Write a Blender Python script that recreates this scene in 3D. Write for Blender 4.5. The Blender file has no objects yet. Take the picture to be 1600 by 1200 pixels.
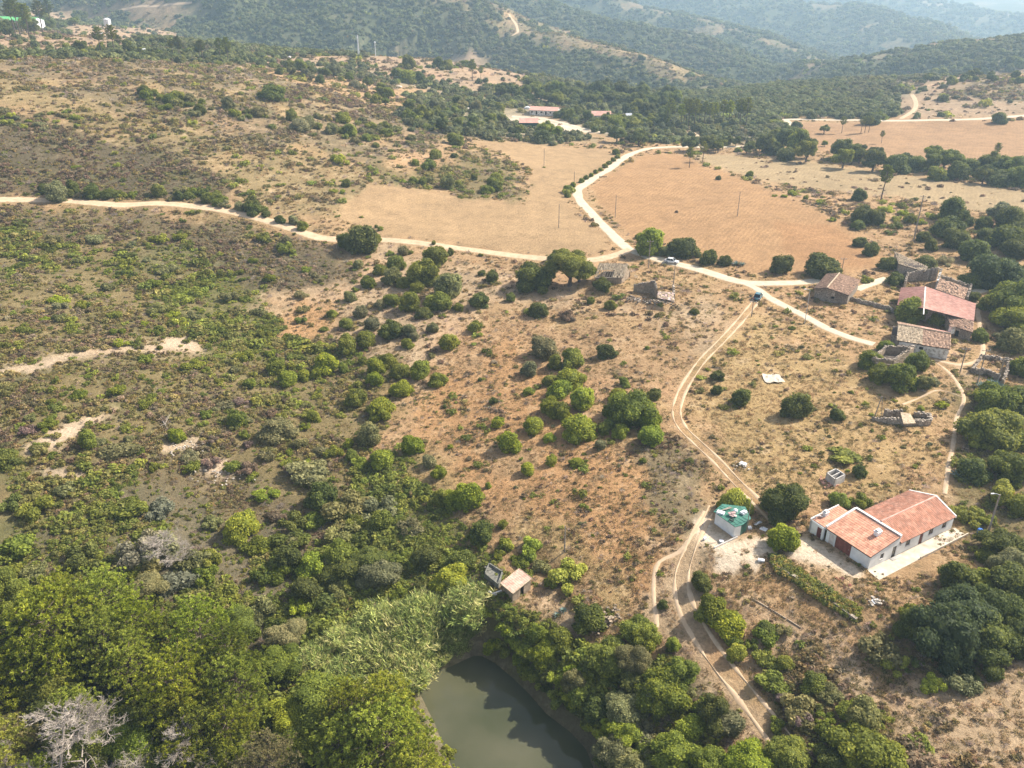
import bpy, math, random
import numpy as np
from mathutils import Vector, Matrix

# ------------------------------------------------------------------ camera, world, sun
SC = bpy.context.scene
COL = SC.collection
F = 1320.0; PITCH = math.radians(26.9); CZ = 80.0
cam_d = bpy.data.cameras.new('camera'); cam = bpy.data.objects.new('camera', cam_d); COL.objects.link(cam)
cam.location = (0, 0, CZ); cam.rotation_euler = (math.pi/2-PITCH, 0, 0)
cam_d.sensor_width = 36; cam_d.lens = 36*F/1600; cam_d.clip_start = 1; cam_d.clip_end = 30000
SC.camera = cam
SUN_V = Vector((0.90, 0.42, 0)).normalized(); SUN_EL = math.radians(41)
W = bpy.data.worlds.new('World'); SC.world = W; W.use_nodes = True
nt = W.node_tree; bg = nt.nodes['Background']
sky = nt.nodes.new('ShaderNodeTexSky'); sky.sky_type = 'NISHITA'; sky.sun_disc = False
sky.sun_elevation = SUN_EL; sky.sun_rotation = math.atan2(SUN_V.x, SUN_V.y)
sky.dust_density = 3.0; sky.air_density = 1.0; sky.ozone_density = 1.0
tcw = nt.nodes.new('ShaderNodeTexCoord'); cn = nt.nodes.new('ShaderNodeTexNoise'); cn.inputs['Scale'].default_value = 2.6; cn.inputs['Detail'].default_value = 6
crp = nt.nodes.new('ShaderNodeValToRGB'); crp.color_ramp.elements[0].position = .50; crp.color_ramp.elements[1].position = .66; cmx = nt.nodes.new('ShaderNodeMix'); cmx.data_type = 'RGBA'
nt.links.new(tcw.outputs['Generated'], cn.inputs['Vector']); nt.links.new(cn.outputs[0], crp.inputs[0]); nt.links.new(crp.outputs[0], cmx.inputs[0]); nt.links.new(sky.outputs[0], cmx.inputs[6]); cmx.inputs[7].default_value = (8, 8, 8.2, 1)
nt.links.new(cmx.outputs[2], bg.inputs[0]); bg.inputs[1].default_value = 0.105
sun_d = bpy.data.lights.new('sun', 'SUN'); sun_d.energy = 5.0; sun_d.use_shadow = True; sun_d.angle = math.radians(0.55); sun_d.color = (1, .93, .82)
sun = bpy.data.objects.new('sun', sun_d); COL.objects.link(sun)
sd = Vector((SUN_V.x*math.cos(SUN_EL), SUN_V.y*math.cos(SUN_EL), math.sin(SUN_EL)))
sun.rotation_euler = sd.to_track_quat('Z', 'Y').to_euler()
SC.view_settings.view_transform = 'Standard'; SC.view_settings.look = 'None'
SC.view_settings.exposure = 0.82; SC.view_settings.gamma = 1; SC.view_settings.use_curve_mapping = False
SC.render.engine = 'CYCLES'
SC.cycles.max_bounces = 5; SC.cycles.diffuse_bounces = 2; SC.cycles.glossy_bounces = 2
SC.cycles.transmission_bounces = 3; SC.cycles.transparent_max_bounces = 4; SC.cycles.volume_bounces = 1

RNG = np.random.default_rng(7); random.seed(5)

# ------------------------------------------------------------------ noise and projection
def _hash(ix, iy, s):
    h = (ix.astype(np.int64)*374761393 + iy.astype(np.int64)*668265263 + s*1442695041) & 0xffffffff
    h = ((h ^ (h >> 13))*1274126177) & 0xffffffff
    return ((h ^ (h >> 16)) & 0xffff)/65535.0
def vnoise(x, y, s=0):
    ix, iy = np.floor(x), np.floor(y); fx, fy = x-ix, y-iy
    fx = fx*fx*(3-2*fx); fy = fy*fy*(3-2*fy)
    a, b = _hash(ix, iy, s), _hash(ix+1, iy, s); c, d = _hash(ix, iy+1, s), _hash(ix+1, iy+1, s)
    return (a*(1-fx)+b*fx)*(1-fy)+(c*(1-fx)+d*fx)*fy
def fbm(x, y, o=4, s=0):
    v = 0; a = 0.5
    for k in range(o): v = v + a*(vnoise(x, y, s+k)*2-1); x = x*2.03+11; y = y*2.03-7; a *= .5
    return v
def ray(px, py):
    a = (px-800)/F; b = (600-py)/F; c, s = math.cos(PITCH), math.sin(PITCH)
    return np.array([a, c+b*s, -s+b*c])
def atz(px, py, z):
    d = ray(px, py); t = (z-CZ)/d[2]; return np.array([d[0]*t, d[1]*t, z])
def pxm(p):                                  # photo pixels per metre at a world point
    return F/math.sqrt(p[0]**2+p[1]**2+(p[2]-CZ)**2)

# ------------------------------------------------------------------ terrain heights
CT = [ # (photo x, photo y, height)
 (0,1200,-17),(200,1200,-17),(400,1200,-17),(650,1200,-17.5),(900,1250,-16),(1100,1200,-11),(1300,1200,-8),(1500,1200,-5),(1700,1250,-4),
 (0,1000,-13),(200,1000,-14),(450,1000,-15),(620,1010,-15.5),(760,1000,-14),(900,1040,-12.5),(1000,1100,-11.5),(1100,1050,-9),(1250,1050,-7),(1450,1050,-4.5),(1650,1050,-4),
 (0,850,-9),(200,850,-11),(400,850,-13),(600,880,-13.5),(740,900,-10.5),(810,930,-9.5),(900,920,-7.5),(1000,900,-6),(1150,860,-4),(1350,870,-3),(1550,850,-2.5),(1700,900,-2.5),
 (0,700,-3),(200,700,-6),(400,720,-10),(600,720,-10),(800,750,-7),(1000,750,-4.5),(1200,720,-2.5),(1400,700,-1.5),(1600,680,-1.5),(1800,700,-1),
 (0,560,1),(150,560,-1),(300,580,-5),(450,580,-8),(600,600,-8),(800,600,-5),(1000,600,-2.5),(1200,580,-1),(1450,560,0),(1650,560,0),
 (0,430,5),(150,430,2),(300,450,-2),(450,470,-5),(560,480,-4),(700,480,-2.5),(900,460,-1),(1100,460,0),(1300,450,0),(1500,440,0),(1700,430,1),
 (-150,320,11),(0,312,9),(150,317,7.5),(300,321,6),(400,340,4),(500,372,1.5),(650,380,0.5),(800,396,0),(980,395,0),(1200,380,0),(1400,340,1),(1600,330,2),(1800,330,2),
 (-200,230,24),(0,230,20),(150,240,18),(300,260,13),(450,290,8),(600,300,3),(750,300,1),(900,300,0),(1100,280,-1),(1300,270,-1),(1500,280,0),(1700,280,1),
 (-200,150,36),(0,150,31),(150,160,28),(300,180,23),(450,200,17),(600,220,9),(720,230,3),(850,230,-2),(1000,230,-3),(1150,228,-3),(1300,220,-3),(1500,215,-2),(1700,210,0),
 (-200,95,42),(0,95,37),(100,97,35),(200,103,33),(300,112,31),(400,130,27),(500,150,20),(600,170,12),(700,185,4),(830,192,-4),(950,180,-6),(1100,190,-6),(1250,186,-4),(1400,188,-3),(1600,180,0),(1750,175,2),
 (0,60,33),(100,58,32),(200,57,31),(290,66,28),(380,92,22),(470,92,18),(560,95,14),(640,88,13),(740,88,12),(800,118,3),(640,135,6),(760,150,-3),(860,150,-8),(960,150,-11),(1060,160,-11),(1180,160,-9),(1300,150,-7),(1380,155,-4),(1450,145,4),(1600,140,8),(1750,140,8),
 (-100,30,28),(0,25,27),(100,25,27),(200,30,24),(300,35,12),
 (0,2,26),(120,2,22),(1600,100,17),(1500,105,9),(1700,95,20),
 (1200,105,-15),(1320,105,-8),(1400,112,-2),(1130,128,-22)]
WT = [(-100,1500,22),(0,1500,15),(100,1400,0),(200,1200,-5),(300,1000,-30),(400,900,-45),(500,900,-55),(600,950,-66),(700,950,-68),(800,900,-66),(900,850,-60),(1000,850,-60),(1100,900,-66),(1200,1050,-70),(1300,1000,-62),(1400,900,-45),(1500,850,-38),(1650,850,-34),(1750,900,-35),
 (0,2200,-20),(300,1500,-70),(500,1300,-75),(800,1300,-80),(1100,1400,-90),(1400,1300,-85),(1700,1300,-80)]
def az_of(px): return math.atan2((px-800)/F, math.cos(PITCH)+0.42*math.sin(PITCH))
cth, clr, cz = [], [], []
for px, py, z in CT:
    p = atz(px, py, z); cth.append(math.atan2(p[0], p[1])); clr.append(math.log(math.hypot(p[0], p[1]))); cz.append(z)
for px, d, z in WT: cth.append(az_of(px)); clr.append(math.log(d)); cz.append(z)
cth, clr, cz = map(np.array, (cth, clr, cz))
NT, NR = 560, 640
TH0, TH1, R0, R1 = math.radians(-54), math.radians(54), 30.0, 6500.0
LR0, LR1 = math.log(R0), math.log(R1)
def coarse():
    nt_, nr_ = 110, 150
    th = np.linspace(TH0, TH1, nt_); lr = np.linspace(LR0, LR1, nr_)
    T, L = np.meshgrid(th, lr)                    # rows = radius
    T1, L1 = T.ravel()[:, None], L.ravel()[:, None]
    dx = cth[None]-T1; dy = clr[None]-L1
    d2 = dx*dx+dy*dy
    w = np.exp(-d2/(2*.085**2)) + 2e-3*np.exp(-d2/(2*.35**2)) + 1e-9/(1+d2)
    S = lambda a: (w*a).sum(1)
    s0 = S(1.0+0*dx); sx, sy, sz = S(dx), S(dy), S(cz[None]+0*dx)
    sxx, syy, sxy = S(dx*dx)+s0*2e-3, S(dy*dy)+s0*2e-3, S(dx*dy); sxz, syz = S(dx*cz[None]), S(dy*cz[None])
    A = np.stack([np.stack([s0, sx, sy], -1), np.stack([sx, sxx, sxy], -1), np.stack([sy, sxy, syy], -1)], -2)
    b = np.stack([sz, sxz, syz], -1)[..., None]
    return np.linalg.solve(A, b)[:, 0, 0].reshape(nr_, nt_)
HC = coarse()
def bil(G, th, lr):
    nr_, nt_ = G.shape
    u = np.clip((th-TH0)/(TH1-TH0)*(nt_-1), 0, nt_-1.001); v = np.clip((lr-LR0)/(LR1-LR0)*(nr_-1), 0, nr_-1.001)
    i, j = u.astype(int), v.astype(int); fu, fv = u-i, v-j
    return (G[j, i]*(1-fu)+G[j, i+1]*fu)*(1-fv)+(G[j+1, i]*(1-fu)+G[j+1, i+1]*fu)*fv
RIDGES = [ # crest (photo x, photo y, distance), slope, softness
 ([(150,-30,1500),(330,-30,1350),(470,-34,1300),(640,-20,1260),(760,4,1200),(812,47,1120),(880,60,1060),(965,80,1000),(1050,106,940),(1115,127,900)], .46, 30),
 ([(480,-30,1750),(700,-25,1700),(800,-14,1620),(870,8,1550),(960,36,1480),(1050,50,1400),(1120,78,1300),(1185,112,1180)], .42, 30),
 ([(860,-25,2150),(930,-12,2100),(1010,10,2000),(1100,30,1850),(1180,55,1700),(1260,84,1550),(1300,100,1470)], .40, 40),
 ([(1050,-20,2800),(1200,2,2650),(1330,10,2500),(1400,30,2300),(1460,56,2100)], .34, 60),
 ([(1300,-12,3600),(1430,0,3500),(1520,18,3300),(1600,26,3200),(1720,22,3200)], .28, 90),
 ([(1385,92,1150),(1440,74,1120),(1520,62,1100),(1620,52,1080),(1750,40,1080)], .30, 40),
 ([(700,-30,5200),(1100,-32,5400),(1500,-34,5600),(1900,-34,5600)], .20, 200),
 ([(-400,-20,2100),(-100,-22,2100),(80,-28,2300),(200,-30,2300)], .20, 120),
]
RW = []
for pts, sl, soft in RIDGES:
    q = []
    for px, py, d in pts:
        r = ray(px, py); t = d/math.hypot(r[0], r[1]); q.append((r[0]*t, r[1]*t, CZ+r[2]*t))
    RW.append((np.array(q), sl, soft))
def polyd(X, Y, q, closed=False):
    best = np.full(X.shape, 1e18); zz = np.zeros(X.shape)
    n = len(q); rng = range(n if closed else n-1)
    for k in rng:
        a, b = q[k], q[(k+1) % n]; ex, ey = b[0]-a[0], b[1]-a[1]; L = ex*ex+ey*ey+1e-9
        t = np.clip(((X-a[0])*ex+(Y-a[1])*ey)/L, 0, 1); d = (X-a[0]-t*ex)**2+(Y-a[1]-t*ey)**2
        m = d < best; best = np.where(m, d, best)
        if len(a) > 2: zz = np.where(m, a[2]+(b[2]-a[2])*t, zz)
    return np.sqrt(best), zz
def inpoly(X, Y, q):
    c = np.zeros(X.shape, bool); n = len(q)
    for k in range(n):
        x1, y1 = q[k][:2]; x2, y2 = q[(k+1) % n][:2]
        if y1 == y2: continue
        m = ((y1 > Y) != (y2 > Y)) & (X < (x2-x1)*(Y-y1)/(y2-y1)+x1); c ^= m
    return c
def smax(a, b, k):
    h = np.clip(.5+.5*(a-b)/k, 0, 1); return b*(1-h)+a*h+k*h*(1-h)
WATER_Z = -17.2
POND = [atz(x, y, WATER_Z)[:2] for x, y in [(648,1078),(662,1050),(700,1034),(735,1016),(757,1014),(782,1028),(812,1054),(838,1080),(862,1108),(900,1136),(928,1166),(940,1200),(950,1260),(900,1330),(780,1330),(722,1260),(706,1206),(694,1178),(676,1130)]]
PADS = []    # (x, y, radius, z)
def Hraw(X, Y):
    th = np.arctan2(X, Y); r = np.hypot(X, Y); lr = np.log(r)
    z = bil(HC, th, lr)
    z = z + fbm(X/28, Y/28, 3, 3)*np.clip(1.3-np.abs(r-220)/500, .25, 1)*1.1
    far = np.clip((r-620)/500, 0, 1)
    rid = 1-np.abs(fbm(X/150+3, Y/150, 3, 21))*2
    rid2 = 1-np.abs(fbm(X/420+9, Y/420, 2, 31))*2
    for q, sl, soft in RW:
        d, cz_ = polyd(X, Y, q)
        gul = (rid-.6)*np.clip(d/120, 0, 1)*24
        zr = cz_-sl*(np.sqrt(d*d+soft*soft)-soft) + gul
        zr = np.where(d > 1600, -500, zr)
        z = np.where(r > 560, smax(z, zr, 8.0+far*6), z)
    z = z+far*(fbm(X/60, Y/60, 3, 41)*7 + (rid2-.5)*8*np.clip((r-1100)/800, 0, 1))
    return z
def Hfull(X, Y):
    z = Hraw(X, Y)
    for x, y, rad, pz in PADS:
        d = np.hypot(X-x, Y-y); w = np.clip(1-(d-rad)/(rad*.6+2), 0, 1); w = w*w*(3-2*w); z = z*(1-w)+pz*w
    d, _ = polyd(X, Y, [tuple(p) for p in POND], True); ins = inpoly(X, Y, POND)
    sdv = np.where(ins, -d, d); w = np.clip((sdv+3.0)/5.0, 0, 1); w = w*w*(3-2*w)
    near = np.maximum(z, WATER_Z+1.2)
    return np.where(sdv < 40, (WATER_Z-1.6)*(1-w)+np.where(sdv < 5, near, z)*w, z)
for px, py, rad, z in [(1385,850,13,-3),(1142,822,6,-4),(806,915,5,-9.2),(955,430,8,0),(1020,450,8,0),(1305,455,9,0),(1462,480,20,0),(1440,540,13,0),(1425,410,8,.3),(1412,645,7,-1),(825,190,14,-4)]:
    p = atz(px, py, z); PADS.append((p[0], p[1], rad, z))
th = np.linspace(TH0, TH1, NT); lr = np.linspace(LR0, LR1, NR)
TT, LL = np.meshgrid(th, lr); RR = np.exp(LL); GX, GY = np.sin(TT)*RR, np.cos(TT)*RR
GZ = Hfull(GX, GY)
def Z(x, y):
    x = np.asarray(x, float); y = np.asarray(y, float)
    return bil(GZ, np.arctan2(x, y), np.log(np.hypot(x, y)))
_ts = np.exp(np.linspace(math.log(45), math.log(9000), 2600))
def at(px, py):
    d = ray(px, py); n = math.hypot(d[0], d[1]); x, y, z = d[0]*_ts, d[1]*_ts, CZ+d[2]*_ts
    g = Z(x, y); w = np.nonzero((z < g) & (np.hypot(x, y) < R1*.99))[0]
    if len(w) == 0: k = len(_ts)-1; return np.array([x[k], y[k], g[k]])
    k = w[0]
    if k == 0: return np.array([x[0], y[0], g[0]])
    a, b = z[k-1]-g[k-1], z[k]-g[k]; f = a/(a-b); t = _ts[k-1]+f*(_ts[k]-_ts[k-1])
    X, Y = d[0]*t, d[1]*t; return np.array([X, Y, float(Z(X, Y))])

# ------------------------------------------------------------------ materials
def mat(name): 
    m = bpy.data.materials.new(name); m.use_nodes = True; return m, m.node_tree, m.node_tree.nodes['Principled BSDF']
def N(nt, t, **k):
    n = nt.nodes.new(t)
    for a, v in k.items():
        if a[0] == 'i' and a[1:].isdigit(): n.inputs[int(a[1:])].default_value = v
        else: setattr(n, a, v)
    return n
def ramp(nt, stops):
    r = nt.nodes.new('ShaderNodeValToRGB'); e = r.color_ramp.elements
    while len(e) < len(stops): e.new(.5)
    for k, (p, c) in enumerate(stops): e[k].position = p; e[k].color = (*c, 1) if len(c) == 3 else c
    return r
def noisy(name, c1, c2, scale=4, rough=.9, bump=0, c3=None, detail=5, var=0, s2=.6, metal=0):
    m, nt, p = mat(name); L = nt.links.new
    tc = N(nt, 'ShaderNodeTexCoord'); n = N(nt, 'ShaderNodeTexNoise'); n.inputs['Scale'].default_value = scale; n.inputs['Detail'].default_value = detail
    L(tc.outputs['Object'], n.inputs['Vector'])
    st = [(.36, c1), (.64, c2)] if not c3 else [(.3, c1), (.5, c2), (.68, c3)]
    r = ramp(nt, st); L(n.outputs[0], r.inputs[0]); out = r.outputs[0]
    n2 = N(nt, 'ShaderNodeTexNoise'); n2.inputs['Scale'].default_value = s2; L(tc.outputs['Object'], n2.inputs['Vector'])
    mr = N(nt, 'ShaderNodeMapRange'); mr.inputs[1].default_value = .3; mr.inputs[2].default_value = .7; mr.inputs[3].default_value = .82; mr.inputs[4].default_value = 1.12
    L(n2.outputs[0], mr.inputs[0]); hs = N(nt, 'ShaderNodeHueSaturation'); L(out, hs.inputs['Color']); L(mr.outputs[0], hs.inputs['Value']); out = hs.outputs[0]
    if var:
        a = N(nt, 'ShaderNodeAttribute', attribute_name='var'); m2 = N(nt, 'ShaderNodeMapRange'); m2.inputs[3].default_value = 1-var; m2.inputs[4].default_value = 1+var
        L(a.outputs['Fac'], m2.inputs[0]); h2 = N(nt, 'ShaderNodeHueSaturation'); L(out, h2.inputs['Color']); L(m2.outputs[0], h2.inputs['Value']); out = h2.outputs[0]
    L(out, p.inputs['Base Color']); p.inputs['Roughness'].default_value = rough; p.inputs['Metallic'].default_value = metal
    if bump:
        b = N(nt, 'ShaderNodeBump'); b.inputs['Strength'].default_value = bump; b.inputs['Distance'].default_value = .1; L(n.outputs[0], b.inputs['Height']); L(b.outputs[0], p.inputs['Normal'])
    return m
def foliage(name, inst=False, vv=.62, trans=.36):
    m, nt, p = mat(name); L = nt.links.new
    if inst:
        a = N(nt, 'ShaderNodeAttribute', attribute_name='tint', attribute_type='INSTANCER'); c = a.outputs['Color']
    else:
        a = N(nt, 'ShaderNodeObjectInfo'); c = a.outputs['Color']
    v = N(nt, 'ShaderNodeAttribute', attribute_name='var')
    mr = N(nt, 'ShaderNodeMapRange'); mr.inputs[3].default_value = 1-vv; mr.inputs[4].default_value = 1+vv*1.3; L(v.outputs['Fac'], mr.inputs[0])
    mh = N(nt, 'ShaderNodeMapRange'); mh.inputs[3].default_value = .515; mh.inputs[4].default_value = .482; L(v.outputs['Fac'], mh.inputs[0])
    hs = N(nt, 'ShaderNodeHueSaturation'); L(c, hs.inputs['Color']); L(mr.outputs[0], hs.inputs['Value']); L(mh.outputs[0], hs.inputs['Hue'])
    L(hs.outputs[0], p.inputs['Base Color']); p.inputs['Roughness'].default_value = .75; p.inputs['Specular IOR Level'].default_value = .25
    tr = N(nt, 'ShaderNodeBsdfTranslucent'); h2 = N(nt, 'ShaderNodeHueSaturation'); h2.inputs['Value'].default_value = 1.3; h2.inputs['Hue'].default_value = .485
    L(hs.outputs[0], h2.inputs['Color']); L(h2.outputs[0], tr.inputs[0])
    mx = N(nt, 'ShaderNodeMixShader'); mx.inputs[0].default_value = trans; L(p.outputs[0], mx.inputs[1]); L(tr.outputs[0], mx.inputs[2])
    L(mx.outputs[0], nt.nodes['Material Output'].inputs[0]); return m
M = {}
M['leaf'] = foliage('foliage'); M['scrub'] = foliage('scrub_foliage', True)
M['bark'] = noisy('bark', (.07, .05, .035), (.16, .12, .09), 6, .95, .3)
M['deadwood'] = noisy('dead_wood', (.25, .21, .17), (.42, .365, .31), 5, .9)
M['white'] = noisy('whitewash', (.74, .74, .72), (.82, .82, .80), 1.2, .85, s2=.35)
M['oldwhite'] = noisy('peeling_whitewash', (.20, .17, .13), (.62, .60, .56), 1.6, .9, .5, c3=(.70, .69, .66), detail=9)
M['coping'] = noisy('coping', (.62, .55, .50), (.74, .70, .66), 2, .85)
M['tile'] = noisy('clay_tiles', (.50, .235, .145), (.62, .34, .23), 1.1, .85, var=.2, s2=.4)
M['tilepink'] = noisy('pink_clay_tiles', (.52, .26, .20), (.62, .36, .28), 1.5, .8, var=.16, s2=.3)
M['tileold'] = noisy('weathered_tiles', (.20, .13, .09), (.38, .24, .16), 2.5, .95, c3=(.50, .34, .24), var=.35)
M['tilepale'] = noisy('lichen_tiles', (.26, .20, .13), (.44, .34, .23), 3, .95, c3=(.56, .46, .32), var=.35)
M['under'] = noisy('roof_boards', (.07, .05, .04), (.12, .09, .07), 2, .95)
M['stone'] = noisy('rubble_stone', (.14, .11, .085), (.30, .245, .19), 3.5, .95, .6, c3=(.42, .36, .29), detail=8, var=.3)
M['mud'] = noisy('earth_render', (.22, .165, .11), (.36, .28, .20), 2, .95, .4)
M['concrete'] = noisy('concrete', (.36, .34, .31), (.50, .47, .43), 1.5, .9)
M['darkconc'] = noisy('mossy_concrete', (.10, .10, .085), (.22, .21, .17), 2, .9)
M['patio'] = noisy('pale_paving', (.46, .39, .30), (.60, .52, .41), .8, .9)
M['maroon'] = noisy('maroon_paint', (.12, .03, .025), (.17, .045, .035), 3, .6)
M['rustdoor'] = noisy('rust_red_door', (.17, .05, .035), (.24, .075, .05), 2, .7)
M['glass'] = noisy('dark_glass', (.015, .018, .022), (.03, .035, .04), 2, .12)
M['frame'] = noisy('timber_frame', (.10, .05, .035), (.15, .08, .055), 3, .7)
M['black'] = noisy('interior_shade_black', (.01, .01, .01), (.02, .018, .015), 2, .95)  # near-black colour standing for the shade behind wall openings
M['green'] = noisy('green_sheet', (.015, .12, .085), (.05, .19, .14), 2.5, .6)
M['dkgreen'] = noisy('dark_green_paint', (.015, .07, .05), (.025, .10, .07), 2, .6)
M['bgreen'] = noisy('bright_green_sheet', (.10, .42, .13), (.14, .5, .17), .5, .6)
M['wood'] = noisy('grey_timber', (.20, .16, .12), (.38, .32, .26), 4, .9)
M['pole'] = noisy('concrete_pole', (.22, .18, .15), (.34, .29, .24), 2, .9)
M['metal'] = noisy('galvanised_metal', (.45, .46, .47), (.6, .61, .62), 3, .45, metal=.3)
M['carwhite'] = noisy('white_car_paint', (.75, .75, .74), (.8, .8, .79), 2, .25)
M['carteal'] = noisy('teal_car_paint', (.05, .13, .16), (.07, .17, .20), 2, .25)
M['tyre'] = noisy('tyre_rubber', (.015, .015, .015), (.03, .03, .03), 4, .9)
M['red'] = noisy('red_lens', (.4, .02, .02), (.5, .03, .03), 3, .3)
M['blue'] = noisy('blue_plastic', (.01, .12, .50), (.015, .16, .6), 3, .4)
M['plastic'] = noisy('white_plastic', (.62, .63, .65), (.78, .78, .79), 2, .6)
M['pinktin'] = noisy('pink_tin', (.42, .26, .24), (.62, .50, .47), 1.2, .7)
M['agave'] = noisy('agave_leaf', (.16, .24, .20), (.30, .38, .34), 3, .5)
M['rock'] = noisy('pale_rock', (.34, .29, .23), (.50, .44, .37), 2, .95, .4, var=.2)

# ------------------------------------------------------------------ mesh helpers
class MB:
    def __init__(s): s.v = []; s.f = []; s.var = []; s.n = 0
    def add(s, v, f, var=None):
        v = np.asarray(v, float).reshape(-1, 3); s.v.append(v)
        fs = [tuple(int(i)+s.n for i in q) for q in f]; s.f += fs
        s.var += list(var) if var is not None else [random.random()]*len(fs); s.n += len(v); return s
    def hexa(s, b, t):                       # bottom 4 points, top 4 points, same winding
        return s.add(list(b)+list(t), [(3,2,1,0),(4,5,6,7),(0,1,5,4),(1,2,6,5),(2,3,7,6),(3,0,4,7)])
    def box(s, c, d, rz=0, rx=0):
        R = Matrix.Rotation(rz, 3, 'Z') @ Matrix.Rotation(rx, 3, 'X')
        P = [np.array(R @ Vector((sx*d[0]/2, sy*d[1]/2, sz*d[2]/2)))+np.array(c) for sz in (-1, 1) for sx, sy in ((-1,-1),(1,-1),(1,1),(-1,1))]
        return s.hexa(P[:4], P[4:])
    def beam(s, a, b, w=.1, h=.1):
        a, b = Vector(a), Vector(b); d = (b-a); q = d.to_track_quat('Z', 'Y').to_matrix()
        c = [(-w/2,-h/2),(w/2,-h/2),(w/2,h/2),(-w/2,h/2)]
        return s.hexa([a+q @ Vector((x, y, 0)) for x, y in c], [b+q @ Vector((x, y, 0)) for x, y in c])
    def tube(s, pts, rad, n=6):
        rings = []
        for k, p in enumerate(pts):
            p = Vector(p); a = Vector(pts[max(k-1, 0)]); b = Vector(pts[min(k+1, len(pts)-1)])
            q = (b-a).to_track_quat('Z', 'Y').to_matrix(); r = rad[k] if hasattr(rad, '__len__') else rad
            rings += [p+q @ Vector((math.cos(t*2*math.pi/n)*r, math.sin(t*2*math.pi/n)*r, 0)) for t in range(n)]
        f = [(k*n+i, k*n+(i+1) % n, (k+1)*n+(i+1) % n, (k+1)*n+i) for k in range(len(pts)-1) for i in range(n)]
        f += [tuple(range(n-1, -1, -1)), tuple((len(pts)-1)*n+i for i in range(n))]
        return s.add([tuple(v) for v in rings], f)
    def mesh(s, name, m):
        me = bpy.data.meshes.new(name); v = np.concatenate(s.v)
        me.from_pydata(v.tolist(), [], s.f); me.update()
        a = me.attributes.new('var', 'FLOAT', 'FACE'); a.data.foreach_set('value', np.array(s.var, np.float32))
        if m is not None: me.materials.append(m)
        return me
    def obj(s, name, m, parent=None):
        return link(name, s.mesh(name, m), parent)
def link(name, data, parent=None, loc=(0, 0, 0), rz=0):
    o = bpy.data.objects.new(name, data); COL.objects.link(o); o.location = loc; o.rotation_euler = (0, 0, rz)
    if parent: o.parent = parent
    return o
def tag(o, label=None, cat=None, group=None, kind=None):
    if label: o['label'] = label
    if cat: o['category'] = cat
    if group: o['group'] = group
    if kind: o['kind'] = kind
    return o
def thing(name, label, cat, loc=(0, 0, 0), rz=0, group=None):
    return tag(link(name, None, None, tuple(loc), rz), label, cat, group)
def quadmesh(C, Nn, size, asp=1.0, var=None, tang=None):
    """leaf quads: centres, normals, size -> arrays"""
    n = len(C); Nn = Nn/np.linalg.norm(Nn, axis=1)[:, None]
    t = RNG.normal(size=(n, 3)) if tang is None else tang
    t = t-Nn*(t*Nn).sum(1)[:, None]; t /= np.linalg.norm(t, axis=1)[:, None]+1e-9; b = np.cross(Nn, t)
    s = (size*np.ones(n))[:, None]; s2 = s*asp
    V = np.stack([C-t*s-b*s2*.6, C+t*s*.2-b*s2, C+t*s*1.1, C+t*s*.1+b*s2], 1).reshape(-1, 3)
    return V, var if var is not None else RNG.random(n)
def leafmesh(name, parts, m):
    """parts: list of (V (4n,3), var(n)); plus optional triangles cores (V,F,var)"""
    vs, fs, va, base = [], [], [], 0
    for P in parts:
        if len(P) == 2:
            V, va_ = P; n = len(V)//4; F_ = (np.arange(n*4).reshape(n, 4)+base)
            vs.append(V); fs.append(F_); va.append(va_); base += len(V)
    V = np.concatenate(vs); Fq = np.concatenate(fs); va = np.concatenate(va)
    me = bpy.data.meshes.new(name); me.vertices.add(len(V)); me.vertices.foreach_set('co', V.astype(np.float32).ravel())
    nf = len(Fq); me.loops.add(nf*4); me.loops.foreach_set('vertex_index', Fq.astype(np.int32).ravel())
    me.polygons.add(nf); me.polygons.foreach_set('loop_start', np.arange(0, nf*4, 4, dtype=np.int32)); me.update(calc_edges=True)
    a = me.attributes.new('var', 'FLOAT', 'FACE'); a.data.foreach_set('value', va.astype(np.float32)); me.materials.append(m)
    return me
def sph(n):
    u = RNG.normal(size=(n, 3)); return u/np.linalg.norm(u, axis=1)[:, None]
def crown(blobs, n, size, jit=.55, up=.25, shell=.16, asp=.8):
    """leaf shells over a set of blobs (cx,cy,cz,rx,ry,rz); leaves buried inside other blobs dropped"""
    B = np.array(blobs, float); area = (B[:, 3]*B[:, 4]+B[:, 4]*B[:, 5]+B[:, 3]*B[:, 5]); k = RNG.choice(len(B), n*2, p=area/area.sum())
    d = sph(n*2); rad = 1-shell*RNG.random(n*2)**1.5+.04*RNG.normal(size=n*2)
    C = B[k, :3]+d*B[k, 3:]*rad[:, None]
    keep = C[:, 2] > .02
    for j in range(len(B)):
        q = ((C-B[j, :3])/B[j, 3:]); keep &= (k == j) | ((q*q).sum(1) > .72)
    C, d, k = C[keep][:n], d[keep][:n], k[keep][:n]
    nn = d/B[k, 3:]*B[k, 3:].mean(1)[:, None]+jit*RNG.normal(size=d.shape); nn[:, 2] += up
    bv = RNG.random(len(B))[k]
    return quadmesh(C, nn, size*(.7+.6*RNG.random(len(C))), asp, np.clip(.5*bv+.5*RNG.random(len(C)), 0, 1))
def cores(blobs, s=.84):
    """solid inner hulls of a crown as coarse quads so that it is not see-through"""
    V = []
    for c in blobs:
        nu, nv = 8, 5
        for i in range(nu):
            for j in range(nv):
                q = []
                for a, b in ((i, j), (i+1, j), (i+1, j+1), (i, j+1)):
                    t = a*2*math.pi/nu; p = (b/nv-.5)*math.pi*.999
                    q.append((c[0]+s*c[3]*math.cos(t)*math.cos(p), c[1]+s*c[4]*math.sin(t)*math.cos(p), max(.0, c[2]+s*c[5]*math.sin(p))))
                V += q
    V = np.array(V); return V, .15+.15*RNG.random(len(V)//4)
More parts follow.
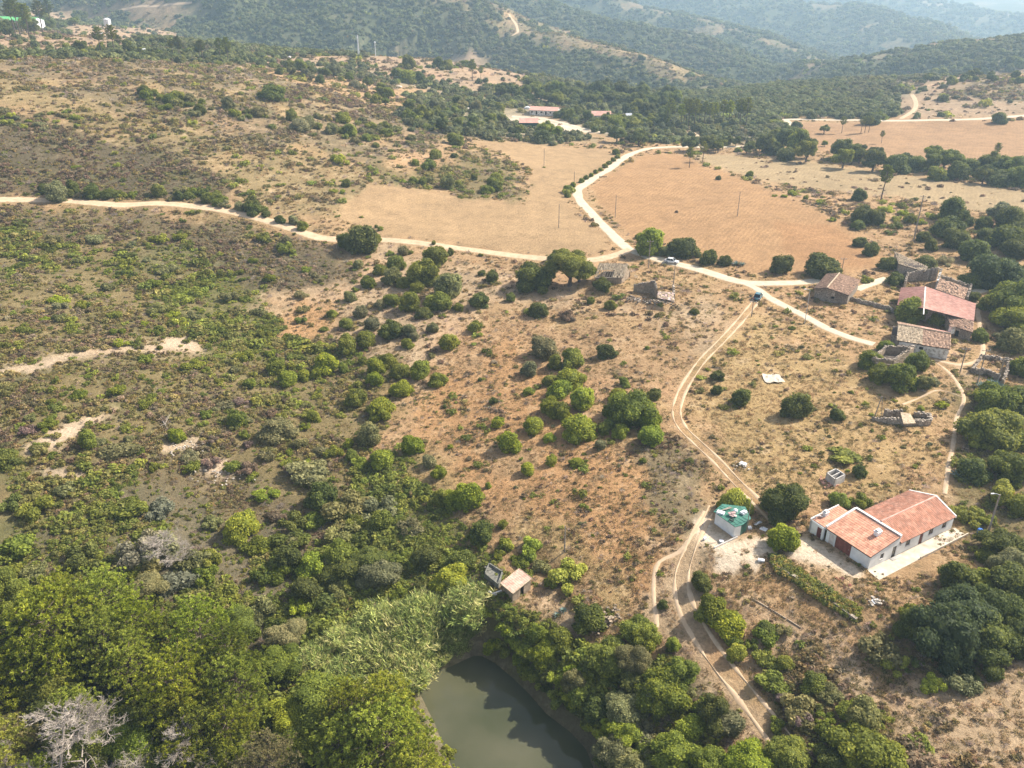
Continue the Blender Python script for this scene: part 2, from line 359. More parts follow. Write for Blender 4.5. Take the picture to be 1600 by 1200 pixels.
def round_blobs(nb, flat=.8, seed=0, spread=.62):
    B = [(0, 0, flat*.42, .74, .72, flat*.5)]
    for _ in range(nb):
        a = random.random()*6.283; e = random.random(); r = spread*math.sqrt(1-.75*e*e)*(.72+.55*random.random()); s = .15+.29*random.random()
        B.append((r*math.cos(a), r*math.sin(a), flat*(.12+.68*e), s, s, s*.85))
    return B

# ------------------------------------------------------------------ land cover
# class: albedo, (straw, heath, olive, green, bramble, twig, tree) chance of a plant per candidate spot
CL = {
 'dry':    ((.34,.22,.115), (.72,.08,.10,.02,0,.05,0)),
 'golden': ((.345,.238,.11), (.78,.05,.10,.015,0,.03,0)),
 'orange': ((.37,.215,.10), (.62,.05,.05,.01,0,.04,0)),
 'field1': ((.33,.222,.118), (0,0,0,0,0,0,0)),
 'field2': ((.325,.195,.095), (0,0,0,0,0,0,0)),
 'field3': ((.32,.235,.13), (.05,.02,0,0,0,0,0)),
 'field4': ((.31,.19,.10), (0,0,0,0,0,0,0)),
 'dirt':   ((.37,.265,.16), (.38,.04,.04,0,0,.06,0)),
 'pale':   ((.56,.46,.34), (.02,.01,.01,0,0,0,0)),
 'pink':   ((.34,.25,.155), (.45,.08,.06,0,0,.08,0)),
 'heath':  ((.135,.105,.055), (.14,.38,.34,.08,0,.08,0)),
 'dark':   ((.10,.08,.045), (.05,.46,.34,.10,.01,.04,0)),
 'greyh':  ((.19,.145,.08), (.22,.36,.30,.05,0,.10,0)),
 'mix':    ((.175,.135,.062), (.26,.18,.34,.16,.04,.06,0)),
 'green':  ((.13,.12,.05), (.06,.07,.28,.40,.16,.03,0)),
 'bramble':((.115,.11,.04), (.03,.03,.14,.26,.50,.02,0)),
 'under':  ((.13,.11,.065), (.06,.12,.24,.34,.12,.08,0)),
 'rust':   ((.30,.18,.05), (.20,.10,.10,.05,.25,.10,0)),
 'gold2':  ((.25,.185,.09), (.50,.14,.28,.05,0,.05,0)),
 'field5': ((.315,.178,.084), (0,0,0,0,0,0,0)),
 'scrape': ((.54,.41,.29), (.03,.01,.01,.01,0,.03,0)),
 'rusty':  ((.33,.21,.10), (.80,.04,.04,.01,0,.03,0)),
 'wood':   ((.08,.09,.044), (0,.06,.08,.05,0,.01,.78)),
 'thin':   ((.24,.20,.125), (.08,.14,.14,.05,0,.04,.20)),
 'brown':  ((.32,.225,.14), (.10,.10,.04,.01,0,.04,.015)),
}
NAMES = list(CL); IDX = {n: i for i, n in enumerate(NAMES)}
ZONES = [
 ('greyh', [(-60,60),(300,90),(470,130),(640,185),(720,215),(600,260),(400,230),(200,170),(-60,130)]),
 ('gold2', [(-60,120),(100,140),(200,175),(400,225),(560,262),(640,300),(560,345),(520,345),(400,330),(345,262),(230,235),(60,172),(-60,150)]),
 ('dark', [(-60,168),(60,180),(150,205),(250,235),(340,268),(350,308),(300,316),(60,308),(-60,308)]),
 ('mix', [(-60,322),(200,328),(330,340),(560,400),(560,450),(620,560),(560,700),(560,770),(300,760),(-60,740)]),
 ('heath', [(-60,318),(120,328),(260,332),(330,345),(400,380),(330,420),(200,400),(60,370),(-60,400)]),
 ('dark', [(330,352),(420,372),(500,388),(552,405),(535,442),(478,470),(420,456),(350,430),(300,405),(215,385),(270,360)]),
 ('green', [(-60,360),(80,365),(120,395),(60,440),(-60,430)]),
 ('green', [(170,390),(300,400),(360,440),(440,480),(520,560),(560,640),(490,640),(400,600),(330,560),(240,480)]),
 ('bramble', [(300,440),(400,450),(440,500),(420,560),(370,550),(320,500)]),
 ('dirt', [(380,470),(440,455),(540,430),(560,400),(600,385),(650,395),(740,410),(860,430),(940,480),(1130,470),(1150,500),(1080,560),(900,500),(760,470),(700,520),(640,560),(560,560),(520,540),(470,500)]),
 ('orange', [(430,480),(500,470),(520,520),(470,560),(420,540)]),
 ('dirt', [(560,440),(740,520),(650,600),(600,560),(540,470)]),
 ('green', [(420,545),(520,535),(560,560),(540,600),(420,610)]),
 ('orange', [(640,640),(700,560),(820,540),(920,640),(1010,740),(1060,760),(1040,850),(1000,950),(900,880),(790,800),(740,760),(690,720)]),
 ('golden', [(1090,560),(1180,490),(1340,540),(1350,640),(1480,640),(1480,740),(1300,780),(1180,760),(1090,660)]),
 ('dry', [(900,480),(1080,500),(1060,620),(960,560)]),
 ('greyh', [(1010,690),(1110,720),(1110,780),(1060,830),(1010,800)]),
 ('under', [(-60,740),(200,760),(420,740),(560,790),(680,800),(780,850),(800,900),(760,980),(780,1020),(900,1060),(960,1130),(1100,1200),(1050,1320),(-60,1320)]),
 ('green', [(-60,700),(60,700),(60,760),(200,800),(180,860),(-60,860)]),
 ('heath', [(130,700),(260,720),(360,760),(480,780),(520,850),(420,860),(300,790),(200,780)]),
 ('bramble', [(560,730),(640,720),(690,770),(770,850),(790,880),(740,935),(620,940),(560,880),(500,840)]),
 ('golden', [(620,725),(700,730),(760,790),(720,810),(650,780)]),
 ('bramble', [(730,930),(830,960),(900,1010),(960,1060),(940,1140),(900,1120),(830,1040),(780,1000),(740,980)]),
 ('rust', [(-60,900),(60,900),(90,960),(50,990),(-60,990)]),
 ('golden', [(800,800),(860,820),(960,900),(1010,950),(960,960),(880,900),(820,860)]),
 ('pink', [(780,900),(860,915),(900,960),(960,985),(960,1010),(880,1000),(820,950)]),
 ('golden', [(905,895),(1000,930),(1020,960),(960,990),(930,940)]),
 ('dirt', [(1010,850),(1090,800),(1100,900),(1080,1000),(1150,1090),(1230,1200),(1180,1200),(1090,1080),(1030,1000)]),
 ('under', [(960,1000),(1060,1020),(1110,1120),(1100,1240),(960,1240)]),
 ('pale', [(1080,812),(1096,795),(1112,800),(1112,830),(1150,852),(1178,835),(1205,842),(1215,850),(1190,868),(1185,890),(1150,900),(1115,890),(1112,860),(1085,835)]),
 ('scrape', [(-60,585),(0,577),(60,566),(110,553),(180,542),(250,536),(268,526),(300,530),(322,545),(270,547),(200,552),(120,563),(60,580),(0,590)]),
 ('scrape', [(40,700),(62,684),(110,664),(150,648),(185,640),(160,662),(120,686),(90,703),(55,712)]),
 ('scrape', [(240,688),(275,690),(310,690),(300,704),(255,706)]), ('scrape', [(300,730),(345,722),(372,738),(350,750),(318,745)]), ('scrape', [(60,735),(140,742),(120,755),(70,750)]),
 ('rusty', [(1150,900),(1200,882),(1300,960),(1340,985),(1300,1010),(1200,960)]),
 ('pale', [(1228,840),(1262,832),(1300,860),(1352,893),(1340,900),(1290,882),(1235,872)]),
 ('dry', [(1340,905),(1440,880),(1530,850),(1480,900),(1420,930)]),
 ('pink', [(1120,980),(1220,960),(1330,1030),(1400,1080),(1500,1110),(1420,1160),(1300,1080),(1200,1060)]),
 ('dirt', [(1360,1100),(1500,1040),(1700,980),(1760,1260),(1480,1260),(1420,1180)]),
 ('mix', [(1190,1010),(1260,1040),(1340,1100),(1440,1190),(1440,1260),(1230,1260),(1200,1120)]),
 ('mix', [(1380,1020),(1480,1040),(1560,1040),(1540,1080),(1440,1080)]),
 ('mix', [(1500,600),(1700,560),(1700,900),(1560,900),(1500,800),(1490,700)]),
 ('dirt', [(1490,540),(1520,545),(1530,600),(1500,600)]),
 ('dry', [(1340,300),(1440,310),(1700,360),(1700,420),(1500,430),(1380,420),(1300,340)]),
 ('field1', [(520,338),(574,286),(640,292),(700,302),(822,322),(828,268),(790,240),(735,218),(830,222),(940,235),(968,246),(935,268),(888,294),(884,318),(930,358),(962,388),(930,398),(850,396),(720,381),(610,368),(548,352)]),
 ('mix', [(560,262),(740,232),(800,262),(822,300),(812,318),(700,298),(620,286)]),
 ('dry', [(600,252),(700,226),(740,240),(700,262),(620,270)]),
 ('field2', [(1002,243),(1062,240),(1110,262),(1180,287),(1270,325),(1340,365),(1385,405),(1370,422),(1300,432),(1180,428),(1145,410),(1062,385),(1000,380),(960,345),(928,308),(926,290)]),
 ('field5', [(1205,345),(1300,352),(1350,385),(1368,415),(1290,424),(1230,400)]),
 ('field3', [(1072,240),(1200,248),(1330,262),(1500,285),(1760,325),(1760,360),(1600,345),(1430,312),(1300,298),(1200,282),(1130,266)]),
 ('field4', [(1252,192),(1400,190),(1560,188),(1600,192),(1760,188),(1760,262),(1600,258),(1500,250),(1380,243),(1285,238),(1240,218)]),
 ('thin', [(640,150),(760,120),(900,120),(1230,140),(1230,228),(1050,226),(960,218),(860,226),(740,212),(640,200)]),
 ('field1', [(780,183),(870,178),(900,200),(960,214),(1010,214),(960,222),(870,205),(800,196)]),
 ('pale', [(785,184),(840,180),(880,190),(945,207),(900,208),(850,196),(790,193)]),
 ('wood', [(1040,135),(1230,135),(1400,150),(1415,182),(1230,184),(1150,182),(1050,165)]),
 ('wood', [(850,95),(1060,130),(1060,165),(960,165),(860,150),(800,120)]),
 ('brown', [(560,100),(620,86),(700,84),(765,90),(830,128),(815,146),(740,140),(650,125),(590,116)]),
 ('brown', [(380,95),(470,86),(560,88),(560,98),(470,104),(410,104)]),
 ('brown', [(1418,185),(1400,160),(1440,140),(1520,118),(1620,96),(1780,80),(1780,180),(1600,180)]),
 ('greyh', [(1440,150),(1520,130),(1620,110),(1780,100),(1780,150),(1600,160)]),
 ('brown', [(-60,50),(60,48),(160,38),(240,42),(290,60),(200,70),(80,82),(-60,78)]),
 ('thin', [(-60,82),(60,82),(240,82),(300,76),(420,95),(420,104),(300,100),(100,92),(-60,92)]),
 ('brown', [(10,20),(60,6),(200,2),(300,6),(250,22),(150,30),(60,30)]),
]
rN = RR.ravel(); X0, Y0 = GX.ravel(), GY.ravel()
wx = X0+fbm(X0/9, Y0/9, 5, 61)*np.minimum(9, rN*.05); wy = Y0+fbm(X0/9, Y0/9, 5, 71)*np.minimum(14, rN*.09)
jx = fbm(X0/1.7, Y0/1.7, 3, 62)*3.2; jy = fbm(X0/1.7, Y0/1.7, 3, 63)*5.0
cls = np.full(X0.shape, IDX['dry'])
f1 = fbm(X0/90, Y0/90, 3, 81); f2 = fbm(X0/14, Y0/14, 3, 91)
cls[(rN > 560)] = IDX['thin']; cls[(rN > 640) & (f1 > -.32)] = IDX['wood']; cls[(rN > 640) & (f1 < -.40)] = IDX['greyh']
for n, q in ZONES:
    P = np.array([at(x, y)[:2] for x, y in q]); lo, hi = P.min(0), P.max(0)
    am = .22 if n.startswith('field') or n in ('pale', 'scrape') else 1.0
    ax, ay = X0+(wx-X0)*am+jx*am, Y0+(wy-Y0)*am+jy*am
    m = (ax > lo[0]) & (ax < hi[0]) & (ay > lo[1]) & (ay < hi[1]); ii = np.nonzero(m)[0]
    if len(ii): ins = inpoly(ax[ii], ay[ii], P); cls[ii[ins]] = IDX[n]
# bare crests of the far ridges
for k, wdt, c in ((0, 28, 'greyh'), (5, 26, 'brown'), (2, 10, 'greyh')):
    d, _ = polyd(X0, Y0, RW[k][0]); zc = GZ.ravel()
    m = (d < wdt*(1+f1*1.5)) & (rN > 700) & (fbm(X0/40, Y0/40, 2, 5) > -.2); cls[m] = IDX[c]
cls2 = cls.reshape(GX.shape)
# patchiness inside the wild classes
for a, b, t in (('dry', 'golden', .22), ('golden', 'dry', .30), ('mix', 'heath', .24), ('mix', 'golden', -9), ('green', 'mix', .22), ('heath', 'mix', .25), ('greyh', 'golden', .3), ('orange', 'dry', .25)):
    m = (cls == IDX[a]) & (f2 > t); cls[m] = IDX[b] if t > -5 else cls[m]
cls2 = cls.reshape(GX.shape)
colr = np.array([CL[n][0] for n in NAMES])[cls]
def blur(A, it):
    A = A.reshape(NR, NT, -1).copy()
    for _ in range(it):
        B = A.copy(); B[1:-1, 1:-1] = (A[1:-1, 1:-1]*2+A[:-2, 1:-1]+A[2:, 1:-1]+A[1:-1, :-2]+A[1:-1, 2:])/6; A = B
    return A.reshape(NR*NT, -1)
colr = .35*blur(colr, 1)+.65*blur(colr, 9)
lit = np.clip((fbm(X0/13, Y0/13, 3, 131)+fbm(X0/4.2, Y0/4.2, 2, 137)*.8)*2.2+.15, 0, 1)*np.isin(cls, [IDX[k] for k in ('mix', 'green', 'under', 'heath', 'greyh', 'bramble', 'dark', 'gold2')])*.62
colr = colr*(1-lit[:, None])+np.array([.12, .115, .05])*lit[:, None]
fm = np.isin(cls, [IDX[k] for k in ('field1', 'field2', 'field3', 'field4', 'field5', 'pale')])[:, None]
colr = np.where(fm, blur(np.array([CL[n][0] for n in NAMES])[cls], 1), colr)
fur = np.isin(cls, [IDX[k] for k in ('field1', 'field2', 'field3', 'field4', 'field5')]).astype(float)*np.where(cls == IDX['field2'], 1, np.where(cls == IDX['field3'], .8, .5))
wild = np.where(np.isin(cls, [IDX[k] for k in ('wood', 'mix', 'green', 'under', 'heath', 'dark', 'bramble')]), .35, 1)*blur(1-np.isin(cls, [IDX[k] for k in ('field1', 'field2', 'field3', 'field4', 'field5', 'pale')]).astype(float), 1)[:, 0]

gme = bpy.data.meshes.new('ground'); nv = NT*NR
gme.vertices.add(nv); gme.vertices.foreach_set('co', np.stack([X0, Y0, GZ.ravel()], 1).astype(np.float32).ravel())
i0 = (np.arange(NR-1)[:, None]*NT+np.arange(NT-1)[None]).ravel(); qd = np.stack([i0, i0+NT, i0+NT+1, i0+1], 1)[:, ::-1]
# winding: make normals point up
qd = np.stack([i0, i0+1, i0+NT+1, i0+NT], 1)
v0, v1, v2 = [np.array([X0[qd[0, k]], Y0[qd[0, k]], 0]) for k in range(3)]
if np.cross(v1-v0, v2-v0)[2] < 0: qd = qd[:, ::-1]
nf = len(qd); gme.loops.add(nf*4); gme.loops.foreach_set('vertex_index', qd.astype(np.int32).ravel())
gme.polygons.add(nf); gme.polygons.foreach_set('loop_start', np.arange(0, nf*4, 4, dtype=np.int32)); gme.update(calc_edges=True)
gme.polygons.foreach_set('use_smooth', np.ones(nf, bool))
a = gme.attributes.new('gcol', 'FLOAT_COLOR', 'POINT'); a.data.foreach_set('color', np.concatenate([colr, np.ones((nv, 1))], 1).astype(np.float32).ravel())
for nm, arr in (('fur', fur), ('wild', wild)):
    a = gme.attributes.new(nm, 'FLOAT', 'POINT'); a.data.foreach_set('value', arr.astype(np.float32))
def ground_mat():
    m, nt, p = mat('dry_ground'); L = nt.links.new
    g = N(nt, 'ShaderNodeAttribute', attribute_name='gcol'); fu = N(nt, 'ShaderNodeAttribute', attribute_name='fur'); wi = N(nt, 'ShaderNodeAttribute', attribute_name='wild')
    geo = N(nt, 'ShaderNodeNewGeometry')
    def noise(scale, detail=4, r=.6, vec=None):
        n = N(nt, 'ShaderNodeTexNoise'); n.inputs['Scale'].default_value = scale; n.inputs['Detail'].default_value = detail; n.inputs['Roughness'].default_value = r
        L(vec or geo.outputs['Position'], n.inputs['Vector']); return n.outputs[0]
    def mr(src, a, b, c, d):
        k = N(nt, 'ShaderNodeMapRange'); k.inputs[1].default_value = a; k.inputs[2].default_value = b; k.inputs[3].default_value = c; k.inputs[4].default_value = d; L(src, k.inputs[0]); return k.outputs[0]
    def mul(a, b):
        k = N(nt, 'ShaderNodeMath', operation='MULTIPLY')
        for i, s in enumerate((a, b)):
            if isinstance(s, (int, float)): k.inputs[i].default_value = s
            else: L(s, k.inputs[i])
        return k.outputs[0]
    def mixc(fac, a, b, mode='MIX'):
        k = N(nt, 'ShaderNodeMix', data_type='RGBA', blend_type=mode)
        if isinstance(fac, (int, float)): k.inputs[0].default_value = fac
        else: L(fac, k.inputs[0])
        for s, i in ((a, 6), (b, 7)):
            if isinstance(s, tuple): k.inputs[i].default_value = (*s, 1)
            else: L(s, k.inputs[i])
        return k.outputs[2]
    big = noise(.035, 5); mid = noise(.22, 6, .7); fine = noise(1.7, 6, .75)
    col = g.outputs['Color']
    # patches: bare pinkish earth, straw, dark litter
    col = mixc(mul(mr(mid, .54, .68, 0, .5), wi.outputs['Fac']), col, (.39, .295, .185))
    col = mixc(mul(mr(big, .50, .70, 0, .30), wi.outputs['Fac']), col, (.38, .20, .11))
    col = mixc(mul(mr(mid, .44, .30, 0, .55), wi.outputs['Fac']), col, (.12, .11, .06))
    val = mul(mul(mr(fine, .3, .7, .66, 1.30), mr(mid, .32, .68, .80, 1.16)), mr(big, .3, .7, .90, 1.10))
    hs = N(nt, 'ShaderNodeHueSaturation'); L(col, hs.inputs['Color'])
    # stubble and furrow lines on the ploughed fields
    mp = N(nt, 'ShaderNodeMapping'); mp.inputs['Rotation'].default_value = (0, 0, math.radians(28)); L(geo.outputs['Position'], mp.inputs[0])
    wv = N(nt, 'ShaderNodeTexWave'); wv.inputs['Scale'].default_value = .21; wv.inputs['Distortion'].default_value = 5; wv.inputs['Detail'].default_value = 3; wv.inputs['Detail Scale'].default_value = .6; L(mp.outputs[0], wv.inputs[0])
    fl = mul(mr(wv.outputs['Fac'], 0, 1, -.09, .06), mul(fu.outputs['Fac'], mr(big, .35, .6, .3, 1.2)))
    ad = N(nt, 'ShaderNodeMath', operation='ADD'); ad.inputs[0].default_value = 1; L(fl, ad.inputs[1])
    val = mul(val, ad.outputs[0]); L(val, hs.inputs['Value'])
    L(hs.outputs[0], p.inputs['Base Color']); p.inputs['Roughness'].default_value = 1; p.inputs['Specular IOR Level'].default_value = .1
    b = N(nt, 'ShaderNodeBump'); b.inputs['Strength'].default_value = .9; b.inputs['Distance'].default_value = .35; L(fine, b.inputs['Height'])
    L(b.outputs[0], p.inputs['Normal']); return m
gme.materials.append(ground_mat())
ground = link('ground', gme); ground['kind'] = 'structure'

# ------------------------------------------------------------------ pond water
def water():
    q = [POND[k] for k in range(len(POND))]; c = np.mean(q, 0)
    P = [tuple(c+(np.array(p)-c)*1.25) for p in q]
    mb = MB(); mb.add([(x, y, WATER_Z) for x, y in P], [tuple(range(len(P)))])
    m, nt, p = mat('pond_water'); L = nt.links.new
    geo = N(nt, 'ShaderNodeNewGeometry'); n = N(nt, 'ShaderNodeTexNoise'); n.inputs['Scale'].default_value = .09; n.inputs['Detail'].default_value = 3; L(geo.outputs['Position'], n.inputs[0])
    r = ramp(nt, [(.35, (.055, .060, .030)), (.65, (.090, .088, .052))]); L(n.outputs[0], r.inputs[0]); L(r.outputs[0], p.inputs['Base Color'])
    p.inputs['Roughness'].default_value = .04; p.inputs['IOR'].default_value = 1.33
    n2 = N(nt, 'ShaderNodeTexNoise'); n2.inputs['Scale'].default_value = 1.6; L(geo.outputs['Position'], n2.inputs[0]); b = N(nt, 'ShaderNodeBump'); b.inputs['Strength'].default_value = .12; b.inputs['Distance'].default_value = .1
    L(n2.outputs[0], b.inputs['Height']); L(b.outputs[0], p.inputs['Normal'])
    o = mb.obj('pond_water', m); o['kind'] = 'structure'
water()

# ------------------------------------------------------------------ roads, tracks, paths
def road_mat(name, c1, c2, edge):
    m, nt, p = mat(name); L = nt.links.new
    geo = N(nt, 'ShaderNodeNewGeometry'); n = N(nt, 'ShaderNodeTexNoise'); n.inputs['Scale'].default_value = .5; n.inputs['Detail'].default_value = 7; n.inputs['Roughness'].default_value = .7; L(geo.outputs['Position'], n.inputs[0])
    r = ramp(nt, [(.3, c1), (.65, c2)]); L(n.outputs[0], r.inputs[0])
    a = N(nt, 'ShaderNodeAttribute', attribute_name='across')       # grassy crown between the wheel ruts and ragged verge
    n3 = N(nt, 'ShaderNodeTexNoise'); n3.inputs['Scale'].default_value = 1.3; n3.inputs['Detail'].default_value = 5; L(geo.outputs['Position'], n3.inputs[0])
    ad = N(nt, 'ShaderNodeMath', operation='MULTIPLY_ADD'); L(n3.outputs[0], ad.inputs[0]); ad.inputs[1].default_value = 1.5; ad.inputs[2].default_value = -.75
    sm = N(nt, 'ShaderNodeMath', operation='ADD'); L(a.outputs['Fac'], sm.inputs[0]); L(ad.outputs[0], sm.inputs[1])
    k = N(nt, 'ShaderNodeMapRange'); k.inputs[1].default_value = .40; k.inputs[2].default_value = .72; L(sm.outputs[0], k.inputs[0])
    mx = N(nt, 'ShaderNodeMix', data_type='RGBA'); L(k.outputs[0], mx.inputs[0]); L(r.outputs[0], mx.inputs[6]); mx.inputs[7].default_value = (*edge, 1)
    L(mx.outputs[2], p.inputs['Base Color']); p.inputs['Roughness'].default_value = 1; p.inputs['Specular IOR Level'].default_value = .1; return m
MR = road_mat('pale_gravel', (.42, .355, .26), (.56, .485, .37), (.42, .33, .22))
MT = road_mat('sandy_track', (.42, .30, .19), (.56, .42, .28), (.31, .225, .13))
def smooth_line(P, step):
    out = []; n = len(P)
    for k in range(n-1):
        p0, p1, p2, p3 = P[max(k-1, 0)], P[k], P[k+1], P[min(k+2, n-1)]; d = np.linalg.norm(p2[:2]-p1[:2]); c = max(2, int(d/step))
        for i in range(c):
            t = i/c; out.append(.5*((2*p1)+(-p0+p2)*t+(2*p0-5*p1+4*p2-p3)*t*t+(-p0+3*p1-3*p2+p3)*t**3))
    out.append(P[-1]); return np.array(out)
LIFT = [.05]; ROADPTS = []
def road(name, pts, w, m, off=0.0, prof='full', rag=.12):
    P = smooth_line([at(x, y)[:2] for x, y in pts], max(1.0, w*.5)); n = len(P)
    T = np.gradient(P, axis=0); T /= np.linalg.norm(T, axis=1)[:, None]+1e-9; Nn = np.stack([-T[:, 1], T[:, 0]], 1)
    cols = (-1, -.8, -.5, -.2, 0, .2, .5, .8, 1) if prof == 'full' else (-1, -.5, 0, .5, 1)
    ac = {'full': (1, .5, 0, .25, .42, .25, 0, .5, 1), 'rut': (.8, .1, 0, .1, .8)}[prof]
    hw = w/2*(1+rag*fbm(np.arange(n)/3.0, np.zeros(n)+off*3, 2, 7)*2); lift = LIFT[0]; LIFT[0] += .004
    V, AC = [], []
    for c, a_ in zip(cols, ac):
        Q = P+Nn*(off+c*hw)[:, None]; z = Z(Q[:, 0], Q[:, 1])+lift*(1 if abs(c) < 1 else -.5); V.append(np.stack([Q[:, 0], Q[:, 1], z], 1)); AC.append(np.full(n, a_))
    k = len(cols); V = np.stack(V, 1).reshape(-1, 3); AC = np.stack(AC, 1).ravel()
    f = [(i*k+j, (i+1)*k+j, (i+1)*k+j+1, i*k+j+1) for i in range(n-1) for j in range(k-1)]
    if np.cross(V[f[0][1]]-V[f[0][0]], V[f[0][2]]-V[f[0][0]])[2] < 0: f = [q[::-1] for q in f]
    me = bpy.data.meshes.new(name); me.from_pydata(V.tolist(), [], f); me.update()
    a = me.attributes.new('across', 'FLOAT', 'POINT'); a.data.foreach_set('value', AC.astype(np.float32)); me.materials.append(m)
    me.polygons.foreach_set('use_smooth', np.ones(len(f), bool))
    o = link(name, me); o['kind'] = 'structure'; ROADPTS.append((P[::2]+0, w/2+abs(off))); return o
main1 = [(1700,174),(1600,181),(1500,187),(1400,188.5),(1300,187.5),(1235,186.5),(1222,187)]
main2 = [(1228,187),(1236,198),(1234,210),(1225,219),(1195,227),(1150,229),(1080,229.5),(1040,230),(1010,233),(990,239),(970,250),(945,269),(920,284),(905,294),(902,303),(908,316),(920,328),(940,350),(960,370),(980,388),(1000,396),(1040,408),(1080,418),(1120,430),(1155,440),(1185,443),(1240,442),(1282,438)]
road('dirt_road', main1, 5.0, MR); road('dirt_road', main2, 4.0, MR)
road('dirt_road', [(985,390),(960,399),(930,406),(900,407),(860,405),(800,399),(740,391),(680,383),(640,378),(590,375),(510,373),(480,366),(440,352),(400,340),(350,329),(300,322),(250,318),(180,320),(100,314),(50,312.5),(0,312),(-80,312)], 4.2, MT)
road('dirt_road', [(1155,440),(1180,450),(1210,470),(1250,490),(1290,512),(1330,528),(1366,538)], 2.6, MR)
tw = [(1184,465),(1172,482),(1150,508),(1128,532),(1100,560),(1078,590),(1063,618),(1057,645),(1066,668),(1088,690),(1120,720),(1150,752),(1180,782),(1205,806),(1222,825)]
road('wheel_track', tw, .62, MT, -.8, 'rut', .8); road('wheel_track', tw, .55, MT, .8, 'rut', .8)
road('footpath', [(1108,790),(1098,812),(1080,838),(1062,862),(1030,878),(1022,905),(1022,940),(1026,975),(1020,1012)], .7, MT, 0, 'rut', .6)
road('wheel_track', [(1105,800),(1078,850),(1060,900),(1064,945),(1085,990),(1122,1045),(1160,1092),(1195,1140),(1240,1200),(1270,1240)], .75, MT, -.5, 'rut', .9)
road('wheel_track', [(1105,800),(1080,850),(1066,900),(1072,940),(1095,985),(1135,1042),(1175,1092),(1215,1140),(1260,1200),(1290,1240)], .6, MT, .9, 'rut', .9)
road('footpath', [(1455,562),(1478,578),(1498,602),(1506,625),(1494,655),(1490,690),(1482,730),(1476,772)], .8, MT, 0, 'rut', .4)
road('footpath', [(1506,622),(1470,610),(1440,620),(1410,632)], .5, MT, 0, 'rut', .6)
road('footpath', [(1526,470),(1529,495),(1533,520),(1536,545),(1530,562),(1500,570),(1460,562)], 1.2, MT, 0, 'rut', .3)
road('concrete_strip', [(1338,453),(1352,447),(1368,441),(1386,435)], 3.0, MR)
road('concrete_strip', [(1522,457),(1535,453),(1547,450)], 3.5, MR)
road('dirt_track', [(795,22),(806,38),(809,50),(800,56)], 3.5, MT)
road('dirt_track', [(1425,148),(1431,162),(1426,174),(1407,186)], 3.0, MT)
road('dirt_track', [(1040,168),(1080,172),(1128,175)], 4.0, MR)
road('dirt_track', [(1062,203),(1082,208),(1098,218),(1130,224)], 3.5, MT)
road('dirt_track', [(800,182),(850,186),(900,198),(950,208),(1010,212)], 4.0, MR)
road('dirt_track', [(180,18),(240,10),(300,4)], 4.0, MT)

# ------------------------------------------------------------------ plant prototypes (meshes only, unit size)
def bush_proto(k):
    B = round_blobs(30 if k >= 6 else 15+k % 3*4, 1.42+.14*(k % 2)-(.15 if k >= 6 else 0), spread=.60 if k < 6 else .72); return leafmesh('bush_foliage', [cores(B), crown(B, 5200 if k >= 6 else 2300, .038 if k >= 6 else .055, .75, shell=.25)], M['leaf'])
BUSH = [bush_proto(k) for k in range(9)]
def loose_proto(k):
    B = [(random.uniform(-.55, .55), random.uniform(-.55, .55), random.uniform(.15, .55), *(lambda s: (s, s, s*.8))(random.uniform(.2, .36))) for _ in range(12)]
    return leafmesh('loose_shrub_foliage', [cores(B, .6), crown(B, 1700, .06, .8, shell=.5)], M['leaf'])
LOOSE = [loose_proto(k) for k in range(4)]
def tree_trunk(h, spread, nl, r=.035, seedk=0):
    mb = MB(); mb.tube([(0, 0, -.08), (.01, .01, h*.4), (.02, -.01, h)], [r*1.5, r, r*.7], 7)
    for k in range(nl):
        a = k*6.283/nl+random.random()*.5; e = (spread*math.cos(a), spread*math.sin(a), h+.28)
        mb.tube([(0, 0, h*.75), (e[0]*.45, e[1]*.45, h+.06), e], [r*.65, r*.45, r*.2], 5)
    return mb.mesh('trunk', M['bark'])
def oak_proto(k):
    B = []
    for _ in range(17):
        a = random.random()*6.283; e = random.random(); r = .36*math.sqrt(1-.6*e*e)*(.6+.5*random.random()); s = .12+.10*random.random()
        B.append((r*math.cos(a), r*math.sin(a), .34+.48*e, s, s, s*.8))
    B.append((0, 0, .56, .26, .26, .26))
    return tree_trunk(.28, .25, 5, .04), leafmesh('oak_crown', [cores(B, .8), crown(B, 9000 if k >= 4 else 3000, .0135 if k >= 4 else .023, .7, shell=.3)], M['leaf'])
OAK = [oak_proto(k) for k in range(7)]
